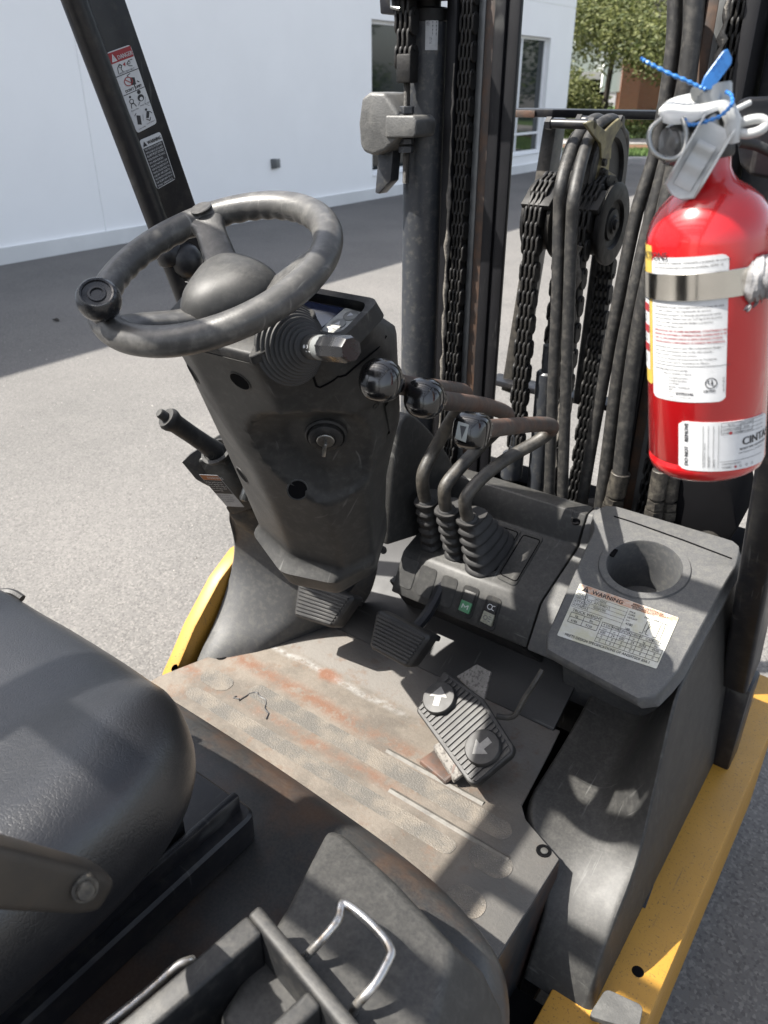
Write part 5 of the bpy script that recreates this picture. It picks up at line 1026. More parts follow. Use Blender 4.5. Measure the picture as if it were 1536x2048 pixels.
dk += [('t', 'CERTIFIED FIRE EXTINGUISHER', 1.5 * mm, 26 * mm, 1.7 * mm), ('t', 'POLVO QUÍMICO SECO', 12 * mm, 23 * mm, 1.7 * mm), ('t', 'CLASSIFICATION /', 17 * mm, 19.5 * mm, 1.6 * mm), ('t', 'CLASIFICACIÓN:', 17 * mm, 17 * mm, 1.6 * mm), ('t', '3-A:40-B:C', 17 * mm, 14.5 * mm, 1.7 * mm), ('t', 'MODEL / MODELO:', 17 * mm, 11.5 * mm, 1.6 * mm), ('t', 'B5M', 17 * mm, 9.2 * mm, 1.6 * mm), ('t', 'I27755346', 24 * mm, 5.8 * mm, 2.5 * mm, 0, .0001), ('l', [(0, 30.5 * mm), (66 * mm, 30.5 * mm)], .0004), ('t', 'Serial No. / Nº de serie', 17 * mm, 7.3 * mm, 1.1 * mm)]
dk += [('t', 'tested in accordance with ANSI/UL 711 & ANSI/UL 299', 2 * mm, 3.3 * mm, 1.1 * mm), ('t', 'Part No. / Número de pieza del soporte', 2 * mm, 1.3 * mm, 1.1 * mm)]
dk += [('c', 52 * mm, 16.2 * mm, 4.6 * mm, .7 * mm), ('t', 'U', 49.2 * mm, 15.2 * mm, 4. * mm, 0, .0001), ('t', 'L', 52.2 * mm, 13.8 * mm, 4. * mm, 0, .0001), ('t', 'LISTED', 46.5 * mm, 8.6 * mm, 2.1 * mm, 0, .00015), ('t', 'Label PN 29020', 62 * mm, 8 * mm, 1.4 * mm, math.pi / 2)]
loc(ink('lettering', dk, f, dark_l, lb))
loc(ink('lettering', [('f', t, 1.5 * mm, (58.5 - i * 3.1) * mm, 1.75 * mm, 64 * mm, .00006) for i, t in enumerate(('PRECAUCIÓN: NO SE DEBE INCINERAR. CONTENIDO BAJO', 'PRESIÓN. NO EXPONER A TEMPERATURAS SUPERIORES A 49°C.', '120°F. EL USO INADECUADO O DESCUIDADO PUEDE', 'CAUSAR DAÑOS CORPORALES O DAÑOS MATERIALES.'))], f, red_l, lb))
yl = curved(R(-100), R(-61), hh(752), hh(478), 'yellow_label_band', yell_l, .0004)
f = cm(R(-61), hh(752))
loc(ink('pictogram_panel', [('r', -24 * mm, 12 * mm, -4.5 * mm, 74 * mm)], cm(R(-61), hh(752), .0008), white_l, yl))
loc(ink('pictogram', [('r', -20 * mm, z * mm, -5 * mm, (z + 7) * mm) for z in (28, 44, 62)] , cm(R(-61), hh(752), .0011), red_l, yl))
loc(ink('lettering', [('t', 'INSTRUCTIONS', -38 * mm, 106 * mm, 6 * mm, 0, .0002), ('c', -12 * mm, 22 * mm, 3 * mm, .6 * mm), ('c', -12 * mm, 40 * mm, 3 * mm, .6 * mm), ('c', -12 * mm, 57 * mm, 3 * mm, .6 * mm)], cm(R(-61), hh(752), .0013), dark_l, yl))
tg = curved(R(-26), R(72), hh(918), hh(814), 'service_tag', white_l, .0005, hh(928), hh(824))
sl = (hh(928) - hh(918)) / (R(98) * er)
f = lambda x, y: onc(R(-26) + x / er, hh(918) + y + x * sl, .0009)
HT = hh(814) - hh(918)
dk = [('t', 'DO NOT', 8.2 * mm, 4 * mm, 3.2 * mm, math.pi / 2, .00025), ('t', 'REMOVE', 8.2 * mm, 26 * mm, 3.2 * mm, math.pi / 2, .00025)]
for x in (20, 24, 28, 32): dk.append(('l', [(x * mm, 3 * mm), (x * mm, HT - 3 * mm)], .0003))
dk += [('t', 'Service Technician / Inspector', 21.8 * mm, 4 * mm, 1.3 * mm, math.pi / 2), ('t', 'SERVICED BY', 25.6 * mm, 4 * mm, 1.2 * mm, math.pi / 2), ('t', 'PERMIT #', 29.6 * mm, 4 * mm, 1.2 * mm, math.pi / 2)]
dk += [('l', [(34 * mm, y * mm), (76 * mm, y * mm)], .0003) for y in (33, 36.5, 40, 43.2)] + [('l', [(x * mm, 33 * mm), (x * mm, 43.2 * mm)], .0003) for x in (34, 50, 62)]
dk += [('t', 'FE-36', 39 * mm, 40.7 * mm, 1.6 * mm), ('t', 'CLEAN AGENT', 35.5 * mm, 37.2 * mm, 1.6 * mm), ('t', 'LOADED STREAM', 34.8 * mm, 33.7 * mm, 1.6 * mm), ('t', 'WET AGENT', 51 * mm, 40.7 * mm, 1.5 * mm), ('t', 'PUMP', 53 * mm, 37.2 * mm, 1.6 * mm), ('t', 'ANTI-FREEZE', 50.6 * mm, 33.7 * mm, 1.4 * mm)]
dk += [('t', 'CINTAS', 52 * mm, 21.5 * mm, 7.2 * mm, .05, .00035), ('t', 'READY FOR THE WORKDAY', 50 * mm, 17.4 * mm, 1.9 * mm, .05, .0001), ('t', '7301 National Drive, 877-255-6242', 49 * mm, 14.2 * mm, 1.4 * mm, .05), ('t', 'CARTRIDGE WT.', 35 * mm, 5.6 * mm, 1.6 * mm), ('t', 'VOID', 35 * mm, 2.2 * mm, 2.0 * mm), ('l', [(33 * mm, 8.5 * mm), (76 * mm, 9.5 * mm)], .0003), ('c', 42 * mm, 3.2 * mm, 1.1 * mm, .3 * mm), ('c', 51 * mm, 3.2 * mm, 1.1 * mm, .3 * mm), ('c', 57 * mm, 3.4 * mm, 1.1 * mm, .3 * mm), ('c', 63 * mm, 3.4 * mm, 1.1 * mm, .3 * mm)]
loc(ink('lettering', dk, f, dark_l, tg))
loc(ink('punch_mark', [('c', 41.5 * mm, 34.2 * mm, 1.5 * mm, 2 * mm), ('c', 46.5 * mm, 3.2 * mm, 1.2 * mm, 2 * mm)], lambda x, y: f(x, y) + EN * .0003, red_l, tg))
# valve, handles, ring, gauge
va = EB + EW * (EL + .024)
m = MB(); m.lathe([(.0158, 0), (.0158, .004), (.0150, .006), (.0150, .036), (.0140, .038), (.0003, .038)], va + EW * .002, EW, 32); loc(m.build('valve_body', silverv, ext))
loc(ink('stamped_mark', [('l', [(-.0022, .012), (-.0018, .0095), (.001, .009), (.0025, .011)], .0007)], lambda x, y: va + EW * y + (EN * math.cos(x / .015) + EU * math.sin(x / .015)) * .0153, dark_l, ext))
def prof_strip(path, wv, tk, nm, mt, bev=.0018):
    P = spline(path, 5); m = MB(); rg = []
    for i, p in enumerate(P):
        t_ = (P[min(i + 1, len(P) - 1)] - P[max(i - 1, 0)]).normalized(); wv2 = V(wv) - t_ * V(wv).dot(t_); n_ = t_.cross(wv2).normalized(); k = 1. if 2 < i < len(P) - 3 else (.72 + .1 * min(i, len(P) - 1 - i))
        rg.append([p + wv2 * k + n_ * tk, p - wv2 * k + n_ * tk, p - wv2 * k - n_ * tk, p + wv2 * k - n_ * tk])
    m.loft(rg, bev=bev, seg=2); return loc(m.build(nm, mt, ext, smooth=50))
far = [(0.4641,0.6731,1.6835), (0.4652,0.6798,1.6885), (0.4693,0.6852,1.6923), (0.4771,0.6897,1.6947), (0.4873,0.6927,1.6968), (0.4961,0.6942,1.6975), (0.5036,0.6943,1.6968), (0.5101,0.6930,1.6938), (0.5140,0.6920,1.6885), (0.5160,0.6924,1.6805)]
near = [(0.4670,0.6697,1.6805), (0.4720,0.6649,1.6790), (0.4784,0.6626,1.6781), (0.4889,0.6646,1.6789), (0.4985,0.6675,1.6824), (0.5043,0.6703,1.6861), (0.5088,0.6737,1.6877), (0.5131,0.6771,1.6864), (0.5157,0.6798,1.6827), (0.5164,0.6820,1.6760)]
m = MB(); rg = []
for p, q in zip(spline(far, 3), spline(near, 3)):
    md = p.lerp(q, .5) + EW * .0022; rg.append([p, p.lerp(md, .5) + EW * .0008, md, md.lerp(q, .5) + EW * .0008, q, q - EW * .0035, md - EW * .0030, p - EW * .0030])
m.loft(rg, bev=.0006, seg=1, ang=50); loc(m.build('carry_handle', alu, ext, smooth=60))
# squeeze lever: a channel
A, B_ = V((0.5111,0.6721,1.6748)), V((0.4941,0.6556,1.6248)); t_ = (B_ - A).normalized(); wv = t_.cross(EN).normalized(); up_ = wv.cross(t_); up_ = up_ if up_.dot(EN) > 0 else -up_
m = MB(); rg = []
for i in range(13):
    t = i / 12; p = A.lerp(B_, t); hw = .0130; fh = .0135 * (1 - S((t - .70) / .30)); hw2 = hw * (1 if t < .9 else math.sqrt(max(.15, 1 - ((t - .9) / .105) ** 2)))
    fh = max(fh, .0004)
    rg.append([p - wv * hw2 + up_ * fh, p - wv * hw2 - up_ * .0012, p + wv * hw2 - up_ * .0012, p + wv * hw2 + up_ * fh, p + wv * (hw2 - .0016) + up_ * fh, p + wv * (hw2 - .0016) + up_ * .0006, p - wv * (hw2 - .0016) + up_ * .0006, p - wv * (hw2 - .0016) + up_ * fh])
m.loft(rg, bev=.0004, seg=1); sq = loc(m.build('squeeze_lever', alu, ext, smooth=50))
m = MB(); rg = []
for i in range(25):
    t = i / 24; p = A.lerp(B_, .25 + .62 * t) + up_ * (.0012 + .0030 * (1 - t) * (1 + .6 * math.sin(t * 15))); rg.append([p - wv * .0070, p + wv * .0070])
m.loft(rg, False, False, closed=False); loc(m.build('stepped_rib', alu, sq, smooth=80))
m = MB(); m.tube(spline([(0.4750,0.6512,1.6787), (0.4697,0.6474,1.6726), (0.4698,0.6452,1.6652), (0.4745,0.6443,1.6571), (0.4822,0.6455,1.6526), (0.4906,0.6489,1.6524), (0.4950,0.6524,1.6572), (0.4942,0.6565,1.6665), (0.4911,0.6579,1.6748), (0.4878,0.6612,1.6787)], 5), .0020, 10); loc(m.build('pull_ring', silverv, ext))
gd = (-EU * .86 + EN * .5).normalized(); gp = V((0.4833,0.6803,1.6606))
m = MB(); m.cyl(va + EW * .008, gp, .006, 12); m.lathe([(.0145, -.004), (.0160, -.002), (.0160, .006), (.0150, .008)], gp, gd, 28); g_ = loc(m.build('pressure_gauge', silverv, ext))
m = MB(); m.lathe([(.0152, .004), (.0150, .0095), (.0135, .0120), (.0003, .0128)], gp, gd, 28); gl = mat('gauge_cover', (.7, .7, .7), .08, var=.02); gl.node_tree.nodes['Principled BSDF'].inputs['Transmission Weight'].default_value = .85; loc(m.build('gauge_cover', gl, g_))
m = MB(); m.lathe([(.0130, .0062), (.0003, .0064)], gp, gd, 24); loc(m.build('gauge_dial', red_l, g_))
m = MB(); a_ = V((0.5128,0.6808,1.6705)); b_ = V((0.5219,0.6876,1.6705)); m.cyl(a_, b_, .0075, 16, bev=.001); m.tube(spline([(0.5193,0.6827,1.6720), (0.5271,0.6830,1.6772), (0.5366,0.6859,1.6790), (0.5413,0.6871,1.6757), (0.5381,0.6840,1.6711), (0.5293,0.6814,1.6689)], 5, True), .0036, 10, closed=True); m.cyl((0.5149,0.6838,1.6830), (0.5244,0.6971,1.6896), .0022, 8); m.tube([(0.5130,0.6770,1.6874), (0.5199,0.6768,1.6782), (0.5211,0.6789,1.6630)], .006, 10); loc(m.build('discharge_fitting', alu, ext, smooth=60))
m = MB(); m.tube(spline([(0.5207,0.7058,1.6618), (0.5309,0.7109,1.6601), (0.5434,0.7175,1.6549)], 4), .004, 10); loc(m.build('discharge_hose', rubber, ext))
# blue seal tied round the handle
bs_ = V((0.4951,0.6762,1.6978))
seal = tag(empty('security_seal', bs_), 'blue plastic tag and beaded tie looped round the extinguisher handle', 'security seal')
def loc2(o):
    if o.parent == seal: o.matrix_parent_inverse = Matrix.Translation(-bs_)
    return o
m = MB(); fl_ = [(0.4932,0.6715,1.6979), (0.4941,0.6730,1.7060), (0.5027,0.6811,1.7233), (0.5049,0.6828,1.7243), (0.5088,0.6848,1.7179), (0.5088,0.6847,1.7147), (0.5010,0.6759,1.6979)]; m.plate(fl_, .0012, .0004, .003); tagp = loc2(m.build('tag_flag', blue, seal))
def beads(pts, r_, n=14):
    P = spline(pts, 8); m = MB(); m.tube(P, [r_ * (1 + .32 * math.sin(i * 1.57)) for i in range(len(P))], 8); return loc2(m.build('beaded_tie', blue, seal))
beads([(0.4971,0.6727,1.6985), (0.4914,0.6710,1.7005), (0.4822,0.6684,1.7044), (0.4710,0.6663,1.7084), (0.4592,0.6650,1.7134), (0.4513,0.6638,1.7171), (0.4478,0.6639,1.7191)], .0013)
beads([(0.5112,0.6767,1.6966), (0.5159,0.6739,1.6947), (0.5189,0.6705,1.6898), (0.5184,0.6661,1.6863), (0.5140,0.6626,1.6811), (0.5069,0.6584,1.6778), (0.4984,0.6579,1.6753), (0.4923,0.6583,1.6755), (0.4898,0.6597,1.6788)], .0013)
ff = quadmap((0.5031,0.6799,1.7233), (0.5095,0.6834,1.7166), (0.5013,0.6744,1.6985), (0.4939,0.6713,1.7044), 20, 44, .0008)
loc2(ink('embossed_lettering', [('t', '0474', 8, 16, 8, math.pi / 2)], ff, mat('darker_blue', (.02, .13, .45), .45), tagp))
# strap of the bracket, fixed to the truck
br = empty('extinguisher_bracket'); br.parent = truck
m = MB(); rg = []
hS = hh(552); 
for i in range(61):
    th = R(-150 + 210 * i / 60); rg.append([onc(th, hS - .0105, .0010), onc(th, hS - .0105, .0022), onc(th, hS + .0105, .0022), onc(th, hS + .0105, .0010)])
m.loft(rg, bev=.0003, seg=1); m.build('strap', chrome, br)
rnd = random.Random(3); m = MB(); P = spline([(0.5503,0.6707,1.5616), (0.5582,0.6689,1.5657), (0.5660,0.6713,1.5697), (0.5763,0.6785,1.5728), (0.5925,0.7041,1.5736)], 7); rings = []
for i, p in enumerate(P):
    rb = .0085 + .0085 * S(i / 8); rings.append([p + (EW * math.cos(a) + EN * math.sin(a)) * rb * (1 + rnd.uniform(-.16, .16)) + EU * rnd.uniform(-.0015, .0015) for a in [6.2832 * q / 20 for q in range(20)]])
m.loft(rings)
for q in range(16):
    p = P[4 + q % 10] - EW * .015 + EN * rnd.uniform(-.01, .01); v = EU * rnd.uniform(-.008, .004) - EW * rnd.uniform(.003, .010); s__ = EU * .004 + EN * .003; m.prism([p - s__, p + s__, p + v + s__ * .3, p + v - s__ * .2], EN * .0006)
m.build('tape_wrap', tape_m, br, smooth=70, subd=1)
m = MB(); m.cyl(V((0.5861,0.7022,1.5713)), (.55, .90, 1.50), .012, 14); m.build('bracket_arm', blackpaint, br)

# ================================================================== GROUND
asphalt, N, L, b = custom('worn_asphalt', .85)
n1 = tex(N, L, 'ShaderNodeTexNoise', 1.1, Detail=6, Roughness=.6).outputs['Fac']
n2 = tex(N, L, 'ShaderNodeTexNoise', 34, Detail=5, Roughness=.7).outputs['Fac']
v = tex(N, L, 'ShaderNodeTexVoronoi', 150).outputs['Color']; sv_ = N.new('ShaderNodeSeparateColor'); L.new(v, sv_.inputs[0])
n0 = tex(N, L, 'ShaderNodeTexNoise', .22, Detail=3).outputs['Fac']
c = mixc(N, L, mapr(N, L, n1, .3, .7), (.103, .099, .094), (.136, .129, .122))
c = mixc(N, L, mth(N, L, 'MULTIPLY', mapr(N, L, sv_.outputs[0], .55, .95), .55), c, (.20, .19, .175))
c = mixc(N, L, mth(N, L, 'MULTIPLY', mapr(N, L, sv_.outputs[1], .62, .95), .6), c, (.055, .052, .05))
c = mixc(N, L, mth(N, L, 'MULTIPLY', mapr(N, L, n2, .55, .7), .3), c, (.08, .077, .073)); L.new(c, b.inputs['Base Color'])
c = mixc(N, L, mth(N, L, 'MULTIPLY', mapr(N, L, n0, .5, .72), .28), c, (.075, .072, .069)); L.new(c, b.inputs['Base Color']); addbump(asphalt, sv_.outputs[0], .5, .003); addbump(asphalt, n2, .5, .006)
m = MB(); m.raw([(-160, -160, 0), (160, -160, 0), (160, 200, 0), (-160, 200, 0)], [(0, 1, 2, 3)]); m.build('ground', asphalt, None, 0, kind='structure')
kd, kn = V((.8, .6, 0)), V((-.6, .8, 0)); K0 = V((-7.1, 20.5, 0))
def kp(a, n_, z=0): p = K0 + kd * a + kn * n_; return (p.x, p.y, z)
def slab(name, a0, a1, n0, n1, z0, z1, mt, bev=0): m = MB(); m.hexa([kp(a0, n0, z0), kp(a1, n0, z0), kp(a1, n1, z0), kp(a0, n1, z0)], [kp(a0, n0, z1), kp(a1, n0, z1), kp(a1, n1, z1), kp(a0, n1, z1)], bev); o = m.build(name, mt, None); o['kind'] = 'structure'; return o
slab('kerb', -2.6, 30, 0, .55, -.1, .15, concrete, .02)
lawn_m, N, L, b = custom('lawn_turf', .9)
n1 = tex(N, L, 'ShaderNodeTexNoise', 3, Detail=6, Roughness=.7).outputs['Fac']; c = mixc(N, L, mapr(N, L, n1, .3, .7), (.05, .095, .02), (.09, .14, .036)); L.new(c, b.inputs['Base Color'])
slab('lawn', -14, 40, .55, 60, -.1, .13, lawn_m)
mulch = mat('bark_mulch', (.16, .075, .04), .9, var=.4, vs=8, bump=.6, bs=30, bdist=.02)
slab('mulch_bed', -6, 30, 3.6, 5.0, .0, .16, mulch)
slab('footpath', -12, 30, 5.6, 8.2, .0, .15, concrete)
rnd = random.Random(5); vs, fs = [], []
for i in range(9000):
    p = V(kp(rnd.uniform(-3, 9), rnd.uniform(.6, 3.5), .13)); a = rnd.uniform(0, 6.28); h_ = rnd.uniform(.05, .12); d_ = V((math.cos(a), math.sin(a), 0)) * .012; l_ = V((rnd.uniform(-.04, .04), rnd.uniform(-.04, .04), h_))
    k = len(vs); vs += [p - d_, p + d_, p + l_]; fs.append((k, k + 1, k + 2))
me = bpy.data.meshes.new('grass'); me.from_pydata([tuple(q) for q in vs], [], fs); me.materials.append(lawn_m); o = bpy.data.objects.new('grass', me); col.objects.link(o); tag(o, 'short sunlit grass blades behind the kerb', 'grass'); o['kind'] = 'stuff'

# ================================================================== WHITE BUILDING
WA, WT, WN = V((-7.88257, 5.12146, 0)), V((-.02541, .99968, 0)), V((.99968, .02541, 0))
def wp_(a, z, off=0): p = WA + WT * a + WN * off; return V((p.x, p.y, z))
bld = tag(empty('office_building', WA), 'white painted concrete building with dark windows along the asphalt', 'building')
inv = Matrix.Translation(-WA)
def wb(name, a0, a1, z0, z1, o0, o1, mt, par=None, bev=0):
    m = MB(); m.hexa([wp_(a0, z0, o0), wp_(a1, z0, o0), wp_(a1, z0, o1), wp_(a0, z0, o1)], [wp_(a0, z1, o0), wp_(a1, z1, o0), wp_(a1, z1, o1), wp_(a0, z1, o1)], bev)
    o = m.build(name, mt, par or bld, 30)
    if (par or bld) == bld: o.matrix_parent_inverse = inv
    return o
HB = 5.72; CORN = 14.08; DP_ = -.35
W1, W2, ZB, ZT = (6.28, 8.9), (10.7, 12.9), .39, 2.63
def panel(a0, a1, z0, z1, holes=()):
    m = MB(); P = []
    def bxx(x0, x1, y0, y1): m.hexa([wp_(x0, y0, DP_), wp_(x1, y0, DP_), wp_(x1, y0, 0), wp_(x0, y0, 0)], [wp_(x0, y1, DP_), wp_(x1, y1, DP_), wp_(x1, y1, 0), wp_(x0, y1, 0)])
    if holes:
        bxx(a0, a1, z0, ZB); bxx(a0, a1, ZT, z1); x = a0
        for h0, h1 in holes: bxx(x, h0, ZB, ZT); x = h1
        bxx(x, a1, ZB, ZT)
    else: bxx(a0, a1, z0, z1)
    o = m.build('wall_panel', white_p, bld, 30); o.matrix_parent_inverse = inv; return o
panel(-30, .79, .0, 3.22); panel(.81, CORN, .0, 3.22, (W1, W2)); panel(-30, .79, 3.245, HB); panel(.81, CORN, 3.245, HB)
wb('joint_backing', -30, CORN - .02, 0, HB - .02, -.40, -.34 if False else -.36, white_p); wb('joint_filler', .77, .83, 0, HB - .02, -.3, -.012, white_p); wb('joint_filler', -30, CORN - .01, 3.21, 3.255, -.3, -.014, white_p)
wb('side_wall', CORN - .3, CORN, 0, HB, -14, DP_, white_p); wb('flat_roof', -30, CORN - .3, HB - .4, HB - .3, -14, DP_, concrete); wb('back_wall', -30, CORN - .3, 0, HB - .4, -14.2, -14, white_p)
wb('foundation_strip', -30, CORN + .04, 0, .17, .0, .035, found)
glass, N, L, b = custom('dark_window_glass', .03); b.inputs['Base Color'].default_value = (.010, .016, .018, 1); b.inputs['Specular IOR Level'].default_value = .55
for (a0, a1), mul in ((W1, (7.9,)), (W2, (11.75,))):
    wf = empty('window'); wf.parent = bld; wf.matrix_parent_inverse = inv
    e = .055
    m = MB()
    def fb_(x0, x1, z0, z1): m.hexa([wp_(x0, z0, -.17), wp_(x1, z0, -.17), wp_(x1, z0, -.10), wp_(x0, z0, -.10)], [wp_(x0, z1, -.17), wp_(x1, z1, -.17), wp_(x1, z1, -.10), wp_(x0, z1, -.10)], .004)
    fb_(a0, a1, ZT - e, ZT); fb_(a0, a1, ZB, ZB + e); fb_(a0, a0 + e, ZB + e, ZT - e); fb_(a1 - e, a1, ZB + e, ZT - e)
    for x in mul: fb_(x - .03, x + .03, ZB + e, ZT - e)
    xs = [a0 + e] + [q for x in mul for q in (x - .03, x + .03)] + [a1 - e]
    for k in range(0, len(xs), 2): fb_(xs[k], xs[k + 1], .76, .81)
    m.build('window_frame', winframe, wf, 30)
    for k in range(0, len(xs), 2):
        for z0, z1 in ((ZB + e, .76), (.81, ZT - e)):
            m = MB(); m.hexa([wp_(xs[k], z0, -.145), wp_(xs[k + 1], z0, -.145), wp_(xs[k + 1], z0, -.135), wp_(xs[k], z0, -.135)], [wp_(xs[k], z1, -.145), wp_(xs[k + 1], z1, -.145), wp_(xs[k + 1], z1, -.135), wp_(xs[k], z1, -.135)]); m.build('pane', glass, wf, 0)
    m = MB(); m.hexa([wp_(a0, ZB - .03, -.17), wp_(a1, ZB - .03, -.17), wp_(a1, ZB - .03, .02), wp_(a0, ZB - .03, .02)], [wp_(a0, ZB + .002, -.17), wp_(a1, ZB + .002, -.17), wp_(a1, ZB - .008, .02), wp_(a0, ZB - .008, .02)], .004); m.build('sill', winframe, wf, 30)
    wb('room_backing', a0 - .1, a1 + .1, ZB - .1, ZT + .1, -.42, -.40, void)
ob = wb('outlet_box', 3.78, 3.86, .655, .785, 0, .045, mat('grey_outlet_box', (.13, .14, .145), .5), None, .006); wb('outlet_cover', 3.87, 3.955, .66, .78, 0, .03, mat('outlet_cover_grey', (.26, .27, .27), .5), None, .006)

# ================================================================== TREES, HEDGE, BRICK HOUSE
leaf_ms = []
for nm, c_a, c_b in (('leaf_green', (.04, .065, .018), (.155, .175, .055)), ('leaf_pale_green', (.05, .07, .022), (.19, .20, .075)), ('leaf_dark_green', (.028, .045, .015), (.085, .11, .038))):
    m_, N, L, b = custom(nm, .55); b.inputs['Specular IOR Level'].default_value = .35
    oi = N.new('ShaderNodeNewGeometry'); c = mixc(N, L, oi.outputs['Random Per Island'], c_a, c_b); L.new(c, b.inputs['Base Color'])
    tr_ = N.new('ShaderNodeBsdfTranslucent'); L.new(c, tr_.inputs[0]); mx = N.new('ShaderNodeMixShader'); mx.inputs[0].default_value = .35; L.new(b.outputs[0], mx.inputs[1]); L.new(tr_.outputs[0], mx.inputs[2]); L.new(mx.outputs[0], N['Material Output'].inputs[0]); leaf_ms.append(m_)
def leaves(name, clumps, n, size, mt, par, seed):
    rnd = random.Random(seed); vs, fs = [], []; tot = sum(c[1] ** 2 for c in clumps)
    for (cx, cy, cz), r_, fl in clumps:
        for _ in range(int(n * r_ * r_ / tot)):
            d = V((rnd.gauss(0, 1), rnd.gauss(0, 1), rnd.gauss(0, 1))).normalized(); rr = r_ * (rnd.random() ** .45) * (1 + .18 * math.sin(d.x * 7 + cz) * math.cos(d.y * 6 + cx))
            p = V((cx + d.x * rr, cy + d.y * rr, cz + d.z * rr * fl))
            a = V((rnd.gauss(0, 1), rnd.gauss(0, 1), rnd.gauss(0, .6))).normalized(); u = a.orthogonal().normalized(); s_ = size * rnd.uniform(.6, 1.35)
            k = len(vs); vs += [p - a * s_, p + u * s_ * .42, p + a * s_, p - u * s_ * .42]; fs.append((k, k + 1, k + 2, k + 3))
    me = bpy.data.meshes.new(name); me.from_pydata([tuple(q) for q in vs], [], fs); me.materials.append(mt); o = bpy.data.objects.new(name, me); col.objects.link(o); o.parent = par
    if par is not None: o.matrix_parent_inverse = Matrix.Translation(-par.location)
    return o
def tree(base, h, rad, label, seed, n=9000, mt=0, low=.35, lean=(0, 0), size=.11, group='trees beyond the kerb'):
    rnd = random.Random(seed); b_ = V(base); t = tag(empty('broadleaf_tree', b_), label, 'tree', group)
    m = MB(); tp = b_ + V((lean[0], lean[1], h * .62)); pts = spline([b_, b_ + V((lean[0] * .2, lean[1] * .3, h * .25)), tp], 6); m.tube(pts, [.011 * h * (1 - .75 * i / len(pts)) + .02 for i in range(len(pts))], 10)
    cl = []
    for i in range(15):
        a, e = rnd.uniform(0, 6.28), rnd.uniform(0, 1); q = b_ + V((lean[0] * .6 + math.cos(a) * rad * rnd.uniform(.35, .8), lean[1] * .6 + math.sin(a) * rad * rnd.uniform(.35, .8), lerp(h * low, h * .92, e)))
        cl.append(((q.x, q.y, q.z), rad * rnd.uniform(.30, .48), .75)); s0 = b_.lerp(tp, rnd.uniform(.45, .95)); mid = s0.lerp(q, .5) + V((0, 0, .15 * rad * rnd.uniform(-.3, 1))); m.tube(spline([s0, mid, q], 4), [.045 * (1 - .08 * k) * h / 8 for k in range(9)], 6)
    tr2 = m.build('trunk', bark, t); tr2.matrix_parent_inverse = Matrix.Translation(-b_)
    leaves('crown', cl, n, size, leaf_ms[mt], t, seed); return t
tree((-11.6, 29.5, .1), 9.5, 4.2, 'leafy green tree with a dark leaning trunk beyond the kerb', 11, 52000, 1, .33, (.8, -.5), .07)
tree((-15.2, 31.5, .1), 10, 4.6, 'darker green tree behind the corner of the white building', 12, 40000, 0, .34, (0, 0), .075)
tree((-7.4, 28.0, .1), 8.5, 3.2, 'loose green tree hanging low beside the brick house', 13, 26000, 1, .22, (-.9, 0), .07)
tree((-18, 47, .1), 15, 8, 'tall tree standing behind the brick house', 14, 14000, 2, .3, (0, 0), .2)
tree((-3, 44, .1), 15, 8, 'tall dark tree rising behind the mast', 15, 12000, 2, .2, (0, 0), .2)
o = leaves('shrub', [((-12.9, 29.0, 1.2), 1.25, .9), ((-13.9, 29.6, 1.5), 1.3, .9), ((-12.2, 29.6, .8), .9, .8)], 9000, .07, leaf_ms[1], None, 21); tag(o, 'round pale green shrub at the foot of the building corner', 'shrub')
o = leaves('hedge', [(kp(a, 8.9 + .25 * math.sin(a * 2.3), .55), .62, .75) for a in [-7 + .75 * i for i in range(24)]], 14000, .06, leaf_ms[0], None, 22); tag(o, 'low clipped hedge in front of the brick house', 'hedge')
brick_m, N, L, b = custom('orange_brick', .85); br_ = tex(N, L, 'ShaderNodeTexBrick', 4.2); tcb = N.new('ShaderNodeTexCoord'); spb = N.new('ShaderNodeSeparateXYZ'); L.new(tcb.outputs['Object'], spb.inputs[0]); cmb = N.new('ShaderNodeCombineXYZ'); L.new(mth(N, L, 'ADD', mth(N, L, 'MULTIPLY', spb.outputs['X'], .8), mth(N, L, 'MULTIPLY', spb.outputs['Y'], .6)), cmb.inputs[0]); L.new(spb.outputs['Z'], cmb.inputs[1]); L.new(cmb.outputs[0], br_.inputs['Vector'])
for i, q in enumerate(((.30, .10, .055), (.24, .085, .048), (.30, .235, .19))): br_.inputs[i + 1].default_value = (*q, 1)
L.new(br_.outputs['Color'], b.inputs['Base Color'])
H0 = V((-14.6, 38.3, .1)); hs_ = tag(empty('brick_house', H0), 'orange brick house with a white gable seen through the trees', 'house'); hinv = Matrix.Translation(-H0)
def hb_(name, a0, a1, n0, n1, z0, z1, mt):
    def p(a, n_, z): q = H0 + kd * a + kn * n_; return (q.x, q.y, z)
    m = MB(); m.hexa([p(a0, n0, z0), p(a1, n0, z0), p(a1, n1, z0), p(a0, n1, z0)], [p(a0, n0, z1), p(a1, n0, z1), p(a1, n1, z1), p(a0, n1, z1)]); o = m.build(name, mt, hs_, 30); o.matrix_parent_inverse = hinv; return o
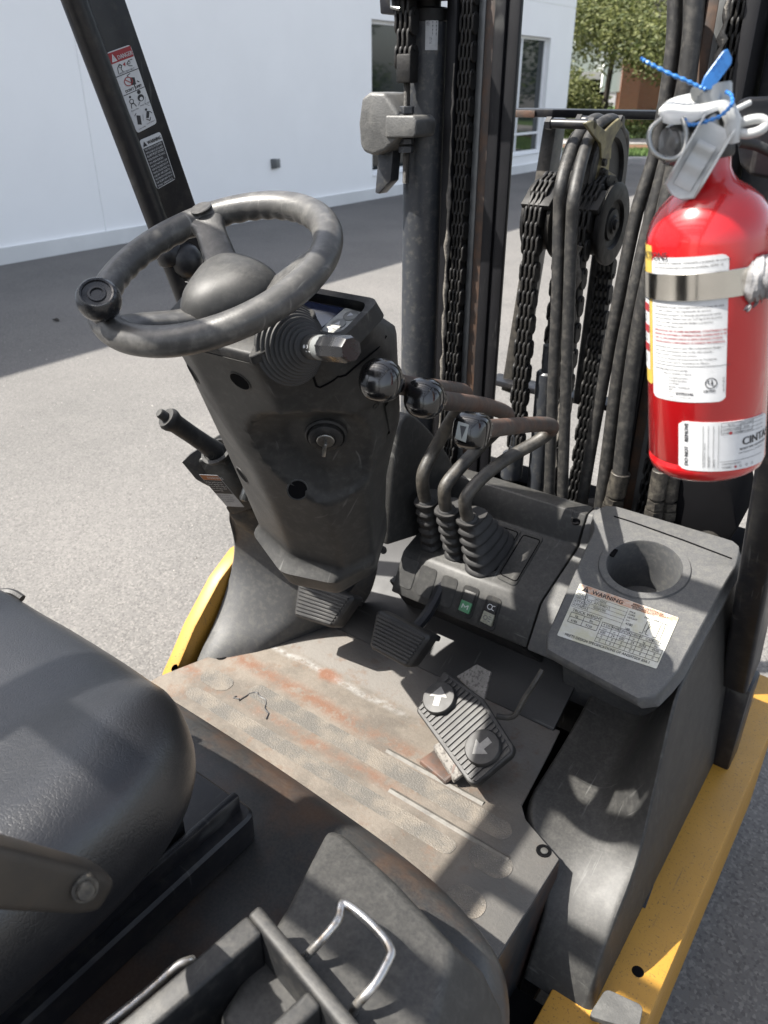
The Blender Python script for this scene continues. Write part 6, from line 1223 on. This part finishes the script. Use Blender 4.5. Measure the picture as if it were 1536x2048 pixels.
hb_('brick_pier', .0, .85, 0, .6, 0, 2.75, brick_m); hb_('brick_wall', .85, 14, 1.2, 1.5, 0, 4.6, brick_m); hb_('porch_recess', -2.2, 0, 2.0, 2.2, 0, 2.0, void); hb_('white_fascia', -.85, .0, .05, .25, 1.5, 2.75, white_p); hb_('white_gable', -2.6, -.4, .3, .5, 2.3, 3.4, white_p); hb_('brick_wall', -9, -3.2, 1.2, 1.5, 0, 4.2, brick_m)
m = MB(); m.prism([tuple(H0 + kd * a + kn * n_ + V((0, 0, z))) for a, n_, z in ((-9.5, .4, 4.1), (-9.5, 8, 4.1), (-9.5, 4.2, 7))], tuple(kd * 24), .0); o = m.build('roof', mat('dark_shingle', (.06, .055, .05), .9), hs_, 30); o.matrix_parent_inverse = hinv
hb_('dark_window', 3.2, 4.4, 1.1, 1.19, 1.0, 2.4, glass)
# trees and a brick block across the yard, mirrored in the windows
for i, (x, y) in enumerate(((25, 24), (27, 36), (24, 48), (29, 60))): tree((x, y, 0), 9, 4.6, 'tree across the yard seen only mirrored in the office windows', 40 + i, 7000, 2, .12, (0, 0), .2, 'trees across the yard')
rnd = random.Random(9); vs, fs = [], []
for i in range(700):
    x, y = rnd.uniform(-5.5, -.9), rnd.uniform(.4, 7.5); s_ = rnd.uniform(.0025, .007) * (1.6 if rnd.random() < .08 else 1); k = len(vs); a = rnd.uniform(0, 6.28)
    vs += [(x + math.cos(a + q * 1.57) * s_ * rnd.uniform(.7, 1.2), y + math.sin(a + q * 1.57) * s_ * rnd.uniform(.7, 1.2), .0008) for q in range(4)] + [(x, y, s_ * rnd.uniform(.7, 1.1))]; fs += [(k + q, k + (q + 1) % 4, k + 4) for q in range(4)]
me = bpy.data.meshes.new('grit'); me.from_pydata(vs, [], fs); me.materials.append(mat('loose_grit', (.36, .34, .31), .7, var=.4, vs=40)); o = bpy.data.objects.new('grit', me); col.objects.link(o); tag(o, 'pale grit scattered over the sunlit asphalt', 'grit'); o['kind'] = 'stuff'
# small dead leaf on the asphalt
p = V((-5.3045,3.5264,0.0000)); m = MB(); m.loft([[(p.x + a * .045, p.y + b_ * .02 - .004, .004 + .018 * abs(b_)) for b_ in (-k, 0, k)] for a, k in ((-1, .05), (-.5, .8), (0, 1), (.6, .7), (1, .05))], False, False, closed=False); o = m.build('dead_leaf', bark, None); tag(o, 'small brown curled leaf lying on the asphalt', 'leaf')
bpy.context.view_layer.update()
